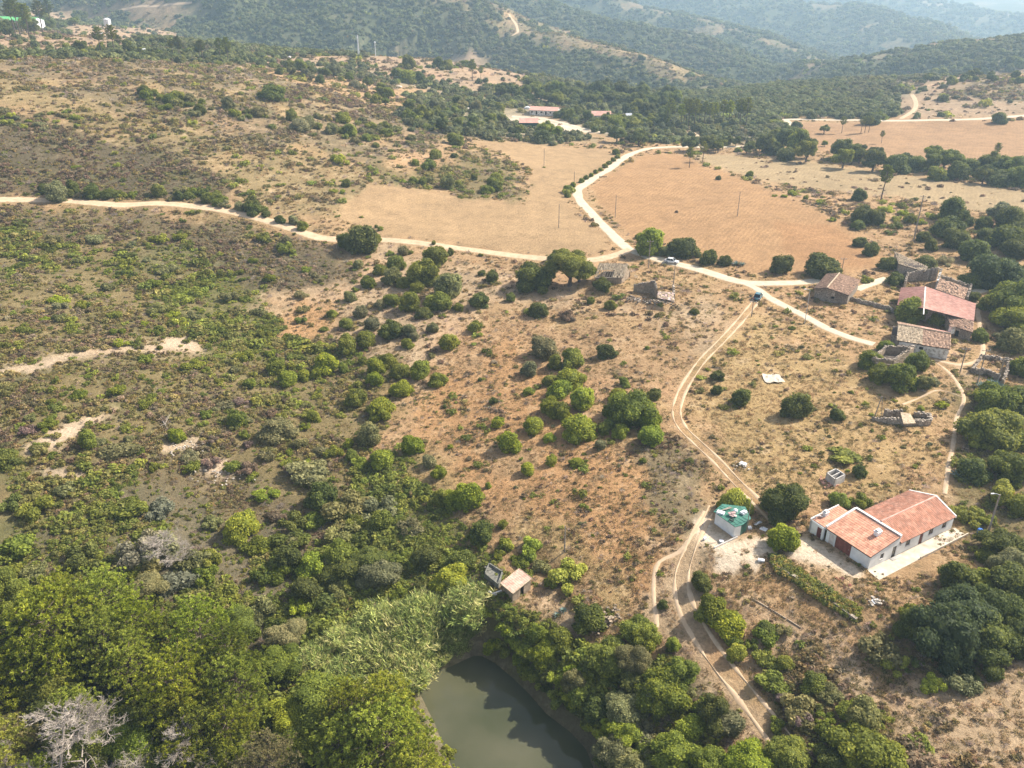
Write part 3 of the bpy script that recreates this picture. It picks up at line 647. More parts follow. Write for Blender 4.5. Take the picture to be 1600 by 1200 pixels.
def pine_proto(k, tall=False):
    """maritime pine: limbs in whorls, needle tufts turned up at the ends"""
    mb = MB(); lean = random.uniform(-.03, .03)
    mb.tube([(0, 0, -.05), (lean, 0, .4), (lean*1.5, lean, .7), (lean, lean, .95)], [.022, .017, .012, .004], 7)
    T = []
    h0 = .55 if tall else .20
    nw = 6 if tall else 11
    for w in range(nw):
        f = w/(nw-1); z = h0+(.95-h0)*f; nb = 6 if tall else 7
        R_ = (.17 if tall else .36)*(math.sin(math.pi*(.22+.70*f))**.8)+.03
        for b in range(nb):
            a = b*6.283/nb+w*1.1+random.uniform(-.3, .3); L_ = R_*random.uniform(.7, 1.15); up = random.uniform(.05, .14)*(.6 if tall else 1)
            e = np.array([lean+L_*math.cos(a), lean*.5+L_*math.sin(a), z+up]); s0 = np.array([lean, lean*.5, z-.02])
            mb.tube([tuple(s0), tuple((s0+e)/2-[0, 0, .012]), tuple(e)], [.006, .004, .002], 4)
            for t in (.42, .58, .72, .86, 1.0):
                for _ in range(3 if t > .6 else 2): T.append((s0+(e-s0)*t+RNG.normal(size=3)*[.035, .035, .02]*np.array(.6 if tall else 1.0), a))
    for _ in range(14): T.append((np.array([lean, lean*.5, .93])+RNG.normal(size=3)*[.03, .03, .02], random.random()*6))
    C, Nn, Tg, V = [], [], [], []
    for c, a in T:
        tv = random.random()
        for _ in range(19):
            d = np.array([math.cos(a)*.5, math.sin(a)*.5, .9])+RNG.normal(size=3)*.55; d /= np.linalg.norm(d)
            nn = np.cross(d, RNG.normal(size=3)); C.append(c+d*.014); Nn.append(nn); Tg.append(d); V.append(.6*tv+.4*random.random())
    q = quadmesh(np.array(C), np.array(Nn), .0165, .30, np.array(V), np.array(Tg))
    return mb.mesh('trunk', M['bark']), leafmesh('pine_crown', [q], M['leaf'])
PINE = [pine_proto(k) for k in range(3)]; TALL = [pine_proto(k, True) for k in range(3)]
def dead_proto(k):
    mb = MB(); tw = MB()
    def grow(p, d, L_, r, lvl):
        q = p+d*L_; mid = (p+q)/2+RNG.normal(size=3)*L_*.06
        (mb if lvl < 1 else tw).tube([tuple(p), tuple(mid), tuple(q)], [r, r*.8, r*.55], 5 if lvl < 2 else 3)
        if lvl >= 4: return
        for _ in range([22, 7, 6, 4][lvl]):
            t = random.uniform(.3, 1) if lvl else random.uniform(.22, 1); b = p+(q-p)*t
            s = [.62, .55, .5, .5][lvl]
            dd = d*(.25 if lvl == 0 else .7)+RNG.normal(size=3)*[.8, .6, .6, .7][lvl]
            if lvl == 0: dd = np.array([math.cos(_*2.4), math.sin(_*2.4), random.uniform(.15, .6)])
            dd /= np.linalg.norm(dd); dd[2] = abs(dd[2])*.8+.05
            grow(b, dd, (L_*s*.55*(1.35-t) if lvl == 0 else L_*s)*random.uniform(.7, 1.2), r*[.4, .6, .6, .7][lvl], lvl+1)
    grow(np.array([0, 0, -.03]), np.array([.02, .02, 1.]), 1.0, .013, 0)
    return mb.mesh('trunk', M['deadwood']), tw.mesh('bare_branches', M['deadwood'])
DEAD = [dead_proto(k) for k in range(2)]
def agave_proto():
    mb = MB()
    for k in range(26):
        a = k*2.4; e = .25+.9*k/26; L_ = random.uniform(.8, 1.05); w = .09
        prev = None; pts = []
        for t in (0, .35, .7, 1.0):
            r = L_*t*math.cos(e)*.9; z = L_*t*math.sin(e)*(1-.25*t)+.03; ww = w*(1-t**2)+.004
            pts.append(((r*math.cos(a)-ww*math.sin(a), r*math.sin(a)+ww*math.cos(a), z+.02), (r*math.cos(a), r*math.sin(a), z-.02), (r*math.cos(a)+ww*math.sin(a), r*math.sin(a)-ww*math.cos(a), z+.02)))
        V = [p for row in pts for p in row]; f = []
        for i in range(3):
            for j in range(2): f.append((i*3+j, i*3+j+1, i*3+j+4, i*3+j+3))
        mb.add(V, f)
    return mb.mesh('agave_leaves', M['agave'])
AGAVE = agave_proto()

# ------------------------------------------------------------------ land marks used in the labels (photo x, y, words)
LM = [(1375,835,'the white farmhouse'),(1142,815,'the green-roofed white shed'),(806,915,'the small tiled pump house'),(953,425,'the barn with bare rafters'),(1022,450,'the broken stone walls'),
 (1050,405,'the white car'),(1183,462,'the dark car'),(1305,447,'the brown-tiled house by the fork'),(1422,408,'the collapsing tiled barn'),(1465,478,'the long pink-roofed barn'),(1445,535,'the old whitewashed house'),
 (1392,558,'the roofless enclosure'),(1415,650,'the low stone ruin'),(1304,745,'the small block pen'),(800,1110,'the pond'),(1208,592,'the pale tarpaulin'),(1530,832,'the blue barrel'),
 (980,392,'the junction of the pale roads'),(904,300,'the bend of the pale road'),(1228,187,'the far road fork'),(1450,565,'the gravel yard'),(1040,900,'the narrow footpath'),(1057,650,'the bend of the twin track'),
 (510,373,'the sandy road bend'),(200,320,'the sandy road on the left'),(500,430,'the dark heather patch'),(824,190,'the distant pink-roofed shed'),(938,180,'the farther pink-roofed cottage'),
 (690,105,'the bare pinkish hill'),(700,345,'the pale stubble field'),(1150,330,'the orange ploughed field'),(1420,215,'the far orange field'),(620,1000,'the reed bed'),(1290,920,'the vine-covered wall'),
 (300,540,'the sandy gully'),(100,670,'the bare sandy scrape'),(340,735,'the pale rocky patch'),(1550,580,'the walled ruin at the right edge'),(1445,340,'the tall timber pole'),(172,50,'the far water tower'),(1170,1090,'the steep rutted track'),
 (1450,1100,'the bottom-right bare slope'),(240,850,'the grey lichen-covered oak'),(150,1100,'the big bare dead tree'),(560,900,'the bramble bank'),(650,450,'the dense grove below the sandy road'),(880,600,'the middle bush thicket'),(960,255,'the roadside hedge'),(1400,275,'the long dark hedge')]
USED = {}
ORD = ['nearest']+[w+' nearest' for w in 'second third fourth fifth sixth seventh eighth ninth tenth eleventh twelfth thirteenth fourteenth fifteenth sixteenth seventeenth eighteenth nineteenth twentieth'.split()]
PENDING = []
def rel(px, py, lx, ly):
    dx, dy = px-lx, py-ly; v = 'above' if dy < 0 else 'below'; h = 'left' if dx < 0 else 'right'
    if abs(dx) > 2.2*abs(dy): return h+' of'
    if abs(dy) > 2.2*abs(dx): return v
    return '%s-%s of' % ('upper' if dy < 0 else 'lower', h)
def later(o, px, py, look, w): PENDING.append((o, px, py, look, w))
def settle_labels():
    G = {}
    for o, px, py, look, w in PENDING:
        best = sorted(LM, key=lambda l: (l[0]-px)**2+((l[1]-py)*1.5)**2)[0]
        key = (look, rel(px, py, best[0], best[1]), best[2]); G.setdefault(key, []).append((math.hypot(px-best[0], py-best[1]), o))
    for (look, r, lm), L_ in G.items():
        L_.sort(key=lambda t: t[0])
        for k, (d, o) in enumerate(L_):
            if len(L_) == 1: o['label'] = '%s %s %s' % (look, r, lm)
            elif k < 20: o['label'] = '%s %s %s %s' % (ORD[k], look, r, lm)
            else: o['label'] = 'outer %s %s %s' % (look, r, lm); o['group'] = 'outer %ss %s %s' % (look, r, lm)
TINT = {'d': ('dark green', (.108, .128, .024)), 'm': ('green', (.17, .195, .027)), 'b': ('bright green', (.225, .265, .025)), 'o': ('olive-grey', (.205, .20, .078)), 'y': ('yellow-green', (.27, .305, .045)),
        'n': ('dry brown', (.20, .15, .10)), 'g': ('pale grey', (.21, .20, .12)), 'p': ('blackish green', (.068, .092, .026))}
def size_word(wm): return 'small' if wm < 3 else ('medium' if wm < 5.2 else 'large')
def plant(px, py, w, kind='bush', t='m', hk=1.0):
    """px,py = photo position of its foot, w = width in photo pixels"""
    p = at(px, py); wm = w/pxm(p); tn, tc = TINT[t]; f = random.uniform(.85, 1.18); c = (tc[0]*f*random.uniform(.92, 1.1), tc[1]*f, tc[2]*f*random.uniform(.8, 1.25), 1)
    rz = random.random()*6.283
    if kind in ('bush', 'loose'):
        me = random.choice((BUSH[6:] if w > 55 else BUSH[:6]) if kind == 'bush' else LOOSE)
        darkleaf = t in 'dp'  # same bushes and shrubs as the rest, named apart by leaf tint alone
        og = t in 'ogn'
        o = link(('dark_bush' if darkleaf else 'bush') if kind == 'bush' else ('drab_shrub' if og else 'shrub'), me, None, (p[0], p[1], p[2]-.12*wm*.5), rz); s = wm/2*(1.07 if w < 60 else 1.03); o.scale = (s*random.uniform(.84, 1.2), s*random.uniform(.84, 1.12), s*random.uniform(.8, 1.12)*hk); o.rotation_euler = (random.uniform(-.13, .13), random.uniform(-.13, .13), rz); o.color = c
        o['category'] = ('dark bush' if darkleaf else 'bush') if kind == 'bush' else ('drab shrub' if og else 'shrub'); o['group'] = ('dark green bushes of the valley' if darkleaf else 'green bushes on the slopes') if kind == 'bush' else ('olive, grey and brown shrubs on the slopes' if og else 'loose green shrubs on the slopes')
        later(o, px, py, '%s %s %s' % (size_word(wm), tn, 'rounded bush' if kind == 'bush' else 'straggly shrub'), w); return o
    P_, nm, cat, gr, asp = {'oak': (OAK, 'broadleaf_tree', 'tree', 'broadleaf trees', .98), 'pine': (PINE, 'pine_tree', 'pine', 'maritime pines', .80), 'tall': (TALL, 'pine_tree', 'pine', 'tall thin pines', .42),
        'dead': (DEAD, 'dead_tree', 'dead tree', 'bare dead trees', .8)}[kind]
    tr, cr = random.choice(P_ if kind != 'oak' else (OAK[4:] if w > 55 else OAK[:4])); h = wm/asp*hk
    r = link(nm, None, None, (p[0], p[1], p[2]-.02), rz); r.scale = (wm/asp, wm/asp, h); r['category'] = cat; r['group'] = gr
    a = link('trunk', tr, r); b = link('crown' if kind != 'dead' else 'bare_branches', cr, r); b.color = c
    look = {'oak': '%s %s broadleaf tree' % (size_word(wm*.8), tn), 'pine': '%s %s pine tree' % (size_word(wm*.7), tn), 'tall': 'thin high-crowned %s pine' % tn, 'dead': 'bare pale dead tree'}[kind]
    later(r, px, py, look, w); return r
def P(txt, kind='bush', t='m', hk=1.0):
    for s in txt.split():
        q = s.split(','); tt = q[3] if len(q) > 3 and q[3] else t; kk = q[4] if len(q) > 4 else kind
        plant(float(q[0]), float(q[1]), float(q[2]), kk, tt, hk)
# grove below the sandy road
P('''562,392,52,d 586,378,20 540,384,30,d 705,398,14,d 561,418,20,o 610,398,18,m,loose 628,398,18,o 595,428,22 620,420,34 662,440,50 682,412,45 575,448,26 612,442,30,o 633,448,28 652,455,22,m 700,462,55,o 688,482,42
612,475,30 642,484,42 594,480,22,o 547,470,24,o 562,495,26,o 662,495,26,d 542,512,24 520,495,16 582,515,28,o 575,540,34 613,526,36,d 640,524,28,o 648,530,20,o 635,542,22 678,518,20,o 703,543,36 740,517,24
747,478,32,d 769,440,24,d 752,430,14,d 716,485,18 692,495,14,m,loose 543,550,34 510,578,38,b 475,592,26,b 452,600,30,b 432,582,34 495,590,20,b 538,582,22 500,540,20,b,loose 447,530,26,m,loose 567,568,16 590,582,36,b
608,572,28 587,600,30,b 625,587,34 657,590,36 630,617,38,b 683,600,28 675,558,18,o,loose 798,470,20,d 505,515,18,m,loose 555,455,18,m,loose 640,396,14,m,loose''')
P('''837,448,56,d 841,492,32,d 922,474,14 954,482,22 886,498,34,n,loose 850,555,48,o 1085,490,14,d 948,556,32,d 1011,545,9 825,585,28,o 896,572,40,m 868,575,30,m 860,600,26,m 890,600,45,b 877,615,42,b 1120,592,20,d 975,600,16 910,595,18
940,452,28,d 870,408,26,d 1012,395,52,b 1067,400,46,d 1038,398,26,d 1106,412,30,d 1132,414,22,d 1000,372,16,m''')
P('890,447,74,m 905,440,50,m', 'oak', hk=.85)
P('''826,615,20 857,643,32,b 877,650,32 912,635,50,b 835,672,36,b 858,688,20,b 905,677,54,b 882,655,26,b 792,702,44,b 942,675,24 970,680,30,b 985,658,80 1012,668,40,b 1018,690,46,b 965,624,26 978,605,14 1021,622,26,d 1118,615,18,d 1156,630,34,d
938,700,20,o 862,725,22,b 901,727,22,b 826,738,24,b 1005,722,12 490,655,26,m 560,630,34 596,647,46,b 577,690,46,o 545,698,18,b 644,705,36,b 600,728,38,b 672,728,28,o 687,745,24,b 562,728,34,y,loose 550,718,22 690,785,34 728,790,48,b 706,788,40,b
755,838,42,d 785,822,18,m 762,762,12,b 777,665,22,b 704,700,10,b 432,680,52,o 772,630,14,d 370,662,34,m 278,688,28,b 364,735,26,m 12,722,36,d 140,697,30,m 250,545,10 750,595,8,d 695,637,9,d''')
P('487,742,92,o 540,805,84,o 592,800,74,o 190,706,60,o 190,800,72,m 250,800,60,g 430,810,40,n 640,830,60,o,loose 527,838,40,b', 'loose', hk=.85)
P('215,880,66,g 255,872,70,g 300,886,66,o 235,905,60,o 280,912,70,g 245,850,50,g 320,905,50,m', 'loose', hk=1.15)
P('262,885,70,g', 'dead', hk=.6)
P('130,880,60,d 30,860,60,m 60,800,50,m 100,770,40,o 20,790,40,d 330,820,40,o 400,860,50,m 455,850,40,o 330,880,46,m 500,890,50,o 560,870,44,m 440,900,50,m 350,930,60,m 410,960,64,o 300,960,50,d 480,950,50,m 530,930,44,o 620,880,50,m', 'loose')
# hamlet, right side
P('''1240,647,46,d 1309,655,24,d 1228,802,74,d 1222,852,46,b 1310,790,30,y 1345,790,40,m,loose 1342,742,24,d 1545,690,78,m 1530,700,40,y,loose 1515,744,42,d 1575,742,62,m 1510,812,55,m,loose 1560,782,36,y 1535,812,36,m,loose 1590,700,40,m 1598,640,50,d 1590,800,40,m
1567,862,60,d 1540,872,40,m,loose 1217,425,36,d 1283,430,52,d 1343,348,38,d 1367,350,30,d 1340,312,22,d 1340,357,22,d 1342,384,20,d 1360,398,26,d 1385,420,26,d 1400,443,28,d 1440,376,22,d 1454,391,22,d 1445,417,28,d 1478,368,46,d 1493,387,40,d 1487,342,40,d 1419,348,22
1513,353,16,d 1534,358,26,d 1562,340,34,o 1585,345,28,d 1570,358,40,d 1540,375,26,d 1572,385,50,d 1518,405,44,d 1550,446,62,p 1517,447,34,d 1585,400,40,d 1597,430,20,d 1517,470,22,d 1575,492,70,m 1592,512,60,b 1555,480,40,m 1528,532,24,m 1585,547,50,o 1560,530,26,o,loose
1417,502,50,m 1457,490,28,d 1464,507,26,m 1355,570,38,m 1385,548,26,m 1432,577,34,m 1405,602,48,m 1442,605,30,o 1458,600,18,o 1372,594,34,m 1475,412,26,o,loose 1500,455,16,d 1536,625,40,y,loose 1555,640,60,m 1598,585,40,m 1588,465,20,d 1595,370,30,d 1600,345,20,d
1440,640,16,y,loose 1470,635,24,b,loose 1433,348,18,b,loose 1400,345,20,y,loose 1385,330,24,y,loose 1410,335,20,b,loose 1440,350,16,y,loose 1240,305,18,b,loose 1225,308,14,b,loose 1280,318,18,y,loose 1300,345,14,y,loose 1355,440,24,m,loose 1388,482,14,y,loose''')
P('1325,712,80,m', 'loose', hk=.35)
P('1128,795,20,y 1145,797,44,y 1165,800,26,y', hk=1.25)
# below the farmhouse and round the pond
P('''1465,1012,104,p 1432,990,60,d 1500,975,80,p 1545,965,70,d 1537,1017,80,d 1590,1005,64,d 1590,930,70,d 1530,915,60,m,loose 1570,900,60,o 1500,920,50,d 1375,1022,76,o,loose 1395,1040,40,y,loose 1270,1077,38,m 1225,1040,28,m 1247,1117,70,o,loose 1345,1137,55,o 1350,1192,90,m 1415,1192,80,n,loose
1500,1072,60,o,loose 1460,1075,40,y,loose 1550,1057,30,d 1420,960,40,m,loose 922,975,52,d 998,997,58,m 878,1012,50,m 955,1047,72,m 1035,1102,72,m 1000,1075,60,d 975,1120,60,o 1022,1107,30,o 1078,1152,50,b 1036,947,18,d 1095,917,36,d 1110,967,50,m 1135,987,52,b 1150,1027,30,y 1135,1137,50,o
1170,1205,70,b 1050,1012,24,b 1110,1210,60,m 1055,1190,60,m 1010,1180,70,m,loose 960,1180,60,m,loose 1230,1190,60,m 1290,1150,44,m,loose 1300,1200,60,d 1145,1000,36,m,loose 1225,990,30,o,loose 1195,990,28,d 1175,1010,24,m,loose 900,1050,40,b,loose 850,1030,44,b 815,1010,50,b,loose 790,985,44,b,loose
775,1010,40,b,loose 840,1000,40,m 905,1090,44,m 930,1120,50,d 870,1060,40,b,loose 1105,1110,26,m,loose 1060,1050,30,m,loose 830,990,24,m,loose 760,960,30,b,loose 1480,905,24,m,loose''')
P('830,860,50,y 810,880,40,m 790,855,40,y 850,890,36,o 885,905,60,y 860,915,30,y 780,870,26,m 820,900,26,m,loose', 'loose')
# wood at lower left
P('105,1075,125,b,pine 182,1062,90,y,pine 8,1140,100,b,pine 300,1150,112,b,pine 612,1240,130,y,pine 665,1275,100,y,pine 372,1190,84,b,pine 425,1250,90,o,pine 50,1040,60,m,pine 560,1270,90,b,pine', hk=.95)
P('150,1250,140,g 298,1225,84,g 25,1235,60,g', 'dead', hk=.95)
P('512,1130,100,m 440,1060,70,m 60,1060,80,m 200,1180,90,m 340,1050,80,m 30,1190,90,o 240,1220,80,m 350,1210,90,m 480,1195,80,m 560,1215,70,m 260,1000,70,m 370,1010,60,d 100,960,60,d 450,1010,60,o 30,950,50,m 560,1110,50,o 360,1130,60,d 540,1190,60,m 90,1200,60,g 20,1230,80,m 640,1240,60,m 170,940,60,m 230,940,60,o', 'oak', hk=.75)
P('490,985,60,m 430,985,50,d 380,985,60,m 320,1000,50,m 150,960,50,d 60,900,44,o 20,900,40,m 210,900,44,m 470,1100,50,b 590,1130,50,o 110,1120,60,d 230,1090,60,d 400,1080,50,m 300,1230,60,m 420,1125,50,m 690,1210,40,n 160,1140,60,m 700,1180,30,m', 'loose')
CANOPY = 1
# fields and the middle distance
P('''964,222,26,d,oak 998,228,24,d,oak 1077,237,24,d,oak 1106,236,24,d,oak 1098,253,12,m,tall 1077,262,12,m,tall 1123,281,9,d 1171,276,14,m 962,241,14,d 965,247,9 958,252,9 951,257,10 945,262,9 938,267,10 931,271,9 924,276,10 916,280,9 908,285,10 895,292,10 888,300,15 886,308,10
846,222,30,d 885,221,14,o 897,212,10,d 851,214,26,b,oak 868,217,20,b,oak 811,213,18,m,oak 962,202,30,m 992,202,26,m 930,206,14,d 941,208,10,d 1287,209,14,m,oak 1315,208,9,m,tall 1345,208,9,m,tall 1351,207,9,m,tall 1357,207,9,m,tall 1362,194,28,d 1288,229,9,b,oak 1377,224,7,m,tall 1345,239,9,m,loose
1555,253,10,m,tall 1560,192,20,d 1480,249,18,m 1376,313,20,m,tall 425,156,38,d 605,156,16,d,oak 712,226,28,m 682,248,18,m 710,246,12,d 672,263,24,m 650,259,14,m 630,285,16,b,loose 645,286,18,m 660,288,16,m 670,284,14,o 742,281,14,m 775,284,22,m 772,298,28,m 760,301,20,m
700,293,26,o 716,291,16,m 577,275,8,d 541,291,16,m 520,300,16,b,loose 535,302,10,b 530,254,34,y,loose 638,106,24,m 685,104,20,m 700,108,18,m 740,106,8,d 738,126,12,m,tall 751,126,8,m,tall 640,129,30,m 655,130,26,d 622,120,20,m 725,143,14,m 563,380,12,m,loose 595,360,9,m 1258,312,10,m 1210,307,9,b,loose
565,340,8,m,loose 588,356,7,m 677,382,9,m 752,400,12,m,loose 88,312,34,o 120,262,14,b,loose 850,262,6,m,loose 1057,332,5,n''')
def belt(n, poly, w0, w1, ts, kinds, seed):
    """trees of a belt one can still tell apart: scattered inside a photo outline"""
    rs = random.Random(seed); xs = [p[0] for p in poly]; ys = [p[1] for p in poly]; k = 0; g = 0; pts = []
    while k < n and g < 4000:
        g += 1; x, y = rs.uniform(min(xs), max(xs)), rs.uniform(min(ys), max(ys))
        if not inpoly(np.array([x]), np.array([y]), poly)[0]: continue
        if any((x-a)**2+((y-b)*2.2)**2 < ((w0+w1)*.27)**2 for a, b in pts): continue
        pts.append((x, y)); plant(x, y, rs.uniform(w0, w1), rs.choice(kinds), rs.choice(ts), rs.uniform(.85, 1.15)); k += 1
belt(34, [(1180,228),(1215,226),(1260,240),(1300,246),(1400,252),(1500,262),(1620,275),(1620,300),(1500,287),(1400,272),(1300,263),(1240,255),(1180,242)], 24, 36, 'ddm', ['bush', 'oak'], 3)
belt(16, [(1038,196),(1165,192),(1165,200),(1038,204)], 11, 16, 'mb', ['tall'], 4)
belt(60, [(600,180),(700,160),(790,172),(800,200),(700,215),(640,190),(540,140),(430,115),(420,104),(520,118),(620,150)], 12, 22, 'mmdo', ['bush', 'oak', 'oak'], 5)
belt(70, [(780,150),(900,140),(1060,160),(1040,196),(960,172),(900,164),(880,170),(820,160)], 14, 26, 'mdd', ['oak', 'bush', 'oak'], 6)
belt(26, [(860,182),(900,178),(930,195),(1010,190),(1040,200),(1000,205),(900,195)], 12, 20, 'md', ['oak', 'bush'], 7)
belt(28, [(100,76),(300,84),(400,96),(380,101),(240,93),(110,84)], 9, 15, 'md', ['oak', 'tall', 'bush'], 8)
belt(20, [(0,52),(60,40),(130,32),(145,38),(60,58),(0,62)], 12, 20, 'md', ['oak', 'tall'], 9)
belt(22, [(1100,225),(1180,228),(1230,196),(1245,200),(1225,240),(1120,240)], 11, 18, 'md', ['bush', 'oak'], 10)
belt(26, [(440,175),(560,190),(640,205),(650,228),(560,232),(470,205)], 14, 28, 'om', ['bush', 'loose'], 11)
belt(22, [(220,145),(320,160),(420,185),(400,195),(300,180),(220,165)], 14, 26, 'mdo', ['bush', 'loose'], 12)
belt(20, [(0,170),(120,175),(140,215),(0,200)], 10, 20, 'yo', ['loose'], 13)
belt(40, [(60,300),(340,300),(350,312),(420,330),(500,360),(480,362),(400,336),(300,316),(60,310)], 12, 24, 'mdo', ['loose', 'bush'], 14)
belt(60, [(0,335),(320,345),(560,410),(420,600),(200,560),(0,560)], 14, 34, 'mmoob', ['loose'], 15)
belt(50, [(0,590),(420,600),(540,690),(540,760),(300,740),(0,740)], 16, 36, 'moomn', ['loose'], 16)
belt(40, [(720,640),(1040,700),(1080,780),(900,860),(780,780)], 5, 9, 'om', ['loose'], 17)
belt(40, [(1080,600),(1180,490),(1350,560),(1480,660),(1460,740),(1250,760)], 5, 12, 'omy', ['loose'], 18)
belt(26, [(1440,110),(1600,100),(1600,130),(1450,135)], 9, 15, 'md', ['oak', 'bush'], 19)
belt(36, [(0,960),(180,930),(330,960),(450,1000),(480,1040),(540,1100),(690,1200),(640,1260),(0,1260)], 52, 84, 'mmobd', ['oak', 'oak', 'loose', 'loose'], 31)
belt(22, [(0,1010),(230,990),(440,1080),(640,1180),(640,1270),(0,1270)], 70, 100, 'bym', ['pine'], 32)
belt(30, [(420,760),(700,830),(760,960),(600,930),(470,960),(330,900)], 34, 60, 'mobd', ['loose', 'bush'], 33)
belt(26, [(940,1010),(1050,1010),(1110,1130),(1090,1250),(960,1250),(880,1100)], 34, 60, 'mbdo', ['loose', 'oak'], 34)
belt(30, [(770,1012),(800,1030),(840,1070),(880,1105),(940,1150),(960,1200),(975,1200),(960,1140),(900,1080),(860,1040),(800,1000)], 26, 46, 'mbd', ['loose'], 36)
belt(24, [(1180,960),(1240,1030),(1330,1090),(1480,1200),(1480,1260),(1200,1260)], 30, 60, 'momn', ['loose'], 35)
for x, y, w in ((1150,414,16),(1160,415,14),(1142,413,12),(1496,745,24),(1512,748,26),(1526,744,22),(1538,750,20),(1533,606,22),(1552,604,26),(1570,610,20),(1545,612,16),(880,955,16),(870,962,14)):
    p = at(x, y); wm = w/pxm(p); o = link('agave', AGAVE, None, tuple(p), random.random()*6); o.scale = (wm*.6,)*3; o['category'] = 'agave'; o['group'] = 'blue-green agaves'
    later(o, x, y, 'blue-green spiky agave rosette', w)

# ------------------------------------------------------------------ scattered vegetation nobody could count
def scrub_src(name, kinds):
    c = bpy.data.collections.new(name)
    for k, me in enumerate(kinds):
        o = bpy.data.objects.new('%s_plant_%02d' % (name, k), me); c.objects.link(o)
    return c
def tuft(k):
    n = 34; a = RNG.random(n)*6.283; r = RNG.random(n)**.5*.75; C = np.stack([r*np.cos(a), r*np.sin(a), .12+.22*RNG.random(n)], 1)
    T = np.stack([np.cos(a)*.5, np.sin(a)*.5, np.ones(n)], 1)+RNG.normal(size=(n, 3))*.25; Nn = np.cross(T, RNG.normal(size=(n, 3)))
    return leafmesh('grass_tuft', [quadmesh(C, Nn, .3, .22, None, T)], M['scrub'])
def lowshrub(k, n=110, s=.14, shell=.5, jit=.9, flat=.6):
    B = [(random.uniform(-.5, .5), random.uniform(-.5, .5), random.uniform(.1, .4)*flat/.6, *(lambda q: (q, q, q*.75))(random.uniform(.25, .42))) for _ in range(6)]
    return leafmesh('low_shrub', [crown(B, n, s, jit, shell=shell)], M['scrub'])
def twigs(k):
    n = 60; a = RNG.random(n)*6.283; e = RNG.random(n)*1.3+.2; T = np.stack([np.cos(a)*np.cos(e), np.sin(a)*np.cos(e), np.sin(e)], 1); C = T*(RNG.random(n)*.5+.25)[:, None]
    return leafmesh('twiggy_shrub', [quadmesh(C, np.cross(T, RNG.normal(size=(n, 3))), .25, .12, None, T)], M['scrub'])
def farcrown(k):
    B = round_blobs(6, 1.1, spread=.5)
    return leafmesh('far_crown', [cores(B[:4], .85), crown(B, 150, .17, .5)], M['scrub'])
SRC = {'straw': scrub_src('straw', [tuft(k) for k in range(4)]), 'shrub': scrub_src('scrub', [lowshrub(k) for k in range(5)]),
       'green': scrub_src('greenery', [lowshrub(k, 190, .12, .4, .8, .8) for k in range(5)]), 'twig': scrub_src('twigs', [twigs(k) for k in range(3)]),
       'tree': scrub_src('woodland', [farcrown(k) for k in range(5)])}
def scatter(name, src, pts, rot, scl, tint, label, cat):
    n = len(pts)
    if n == 0: return
    me = bpy.data.meshes.new(name); me.vertices.add(n); me.vertices.foreach_set('co', pts.astype(np.float32).ravel())
    def att(nm, ty, arr, key): a = me.attributes.new(nm, ty, 'POINT'); a.data.foreach_set(key, arr.astype(np.float32 if ty != 'INT' else np.int32).ravel())
    att('rot', 'FLOAT_VECTOR', rot, 'vector'); att('scl', 'FLOAT_VECTOR', scl, 'vector'); att('tint', 'FLOAT_COLOR', np.concatenate([tint, np.ones((n, 1))], 1), 'color')
    att('vi', 'INT', RNG.integers(0, 5, n), 'value')
    o = link(name, me); o['kind'] = 'stuff'; o['label'] = label; o['category'] = cat
    g = bpy.data.node_groups.new(name, 'GeometryNodeTree'); g.interface.new_socket('Geometry', in_out='INPUT', socket_type='NodeSocketGeometry'); g.interface.new_socket('Geometry', in_out='OUTPUT', socket_type='NodeSocketGeometry')
    i, ou = g.nodes.new('NodeGroupInput'), g.nodes.new('NodeGroupOutput'); ip = g.nodes.new('GeometryNodeInstanceOnPoints')
    ci = g.nodes.new('GeometryNodeCollectionInfo'); ci.inputs[0].default_value = SRC[src]; ci.inputs['Separate Children'].default_value = True; ci.inputs['Reset Children'].default_value = True
    def na(nm, ty): a = g.nodes.new('GeometryNodeInputNamedAttribute'); a.data_type = ty; a.inputs[0].default_value = nm; return [s for s in a.outputs if s.enabled][0]
    L = g.links.new; L(i.outputs[0], ip.inputs['Points']); L(ci.outputs[0], ip.inputs['Instance']); ip.inputs['Pick Instance'].default_value = True
    L(na('vi', 'INT'), ip.inputs['Instance Index']); L(na('rot', 'FLOAT_VECTOR'), ip.inputs['Rotation']); L(na('scl', 'FLOAT_VECTOR'), ip.inputs['Scale']); L(ip.outputs[0], ou.inputs[0])
    md = o.modifiers.new('scatter', 'NODES'); md.node_group = g
# plant table: column -> (target object, tints, size in metres lo/hi, height factor)
SP = [('straw', [(.32,.235,.115), (.27,.20,.095), (.22,.18,.07), (.38,.29,.15), (.18,.16,.06)], .4, 1.3, .75),
      ('shrub', [(.19,.135,.08), (.22,.16,.095), (.18,.15,.07), (.28,.215,.135)], .6, 1.6, .9),
      ('shrub', [(.27,.225,.075), (.22,.20,.06), (.29,.235,.095), (.25,.19,.08)], .6, 1.7, .9),
      ('green', [(.19,.215,.038), (.15,.17,.032), (.23,.25,.042), (.24,.225,.065)], .8, 3.0, .9),
      ('green', [(.22,.25,.04), (.18,.22,.035), (.27,.26,.055), (.14,.17,.03)], .8, 2.0, .6),
      ('twig', [(.30,.25,.20), (.36,.30,.24), (.24,.20,.16)], .6, 1.6, .9),
      ('tree', [(.13,.145,.05), (.115,.13,.046), (.145,.16,.055), (.14,.14,.062)], 3.6, 7.4, .95)]
NS = 420000
TH_A, TH_B, LR_A, LR_B = math.radians(-46), math.radians(46), math.log(52), math.log(3600)
u = TH_A+(TH_B-TH_A)*RNG.random(NS)
v = LR_A+(LR_B-LR_A)*RNG.random(NS)**1.12
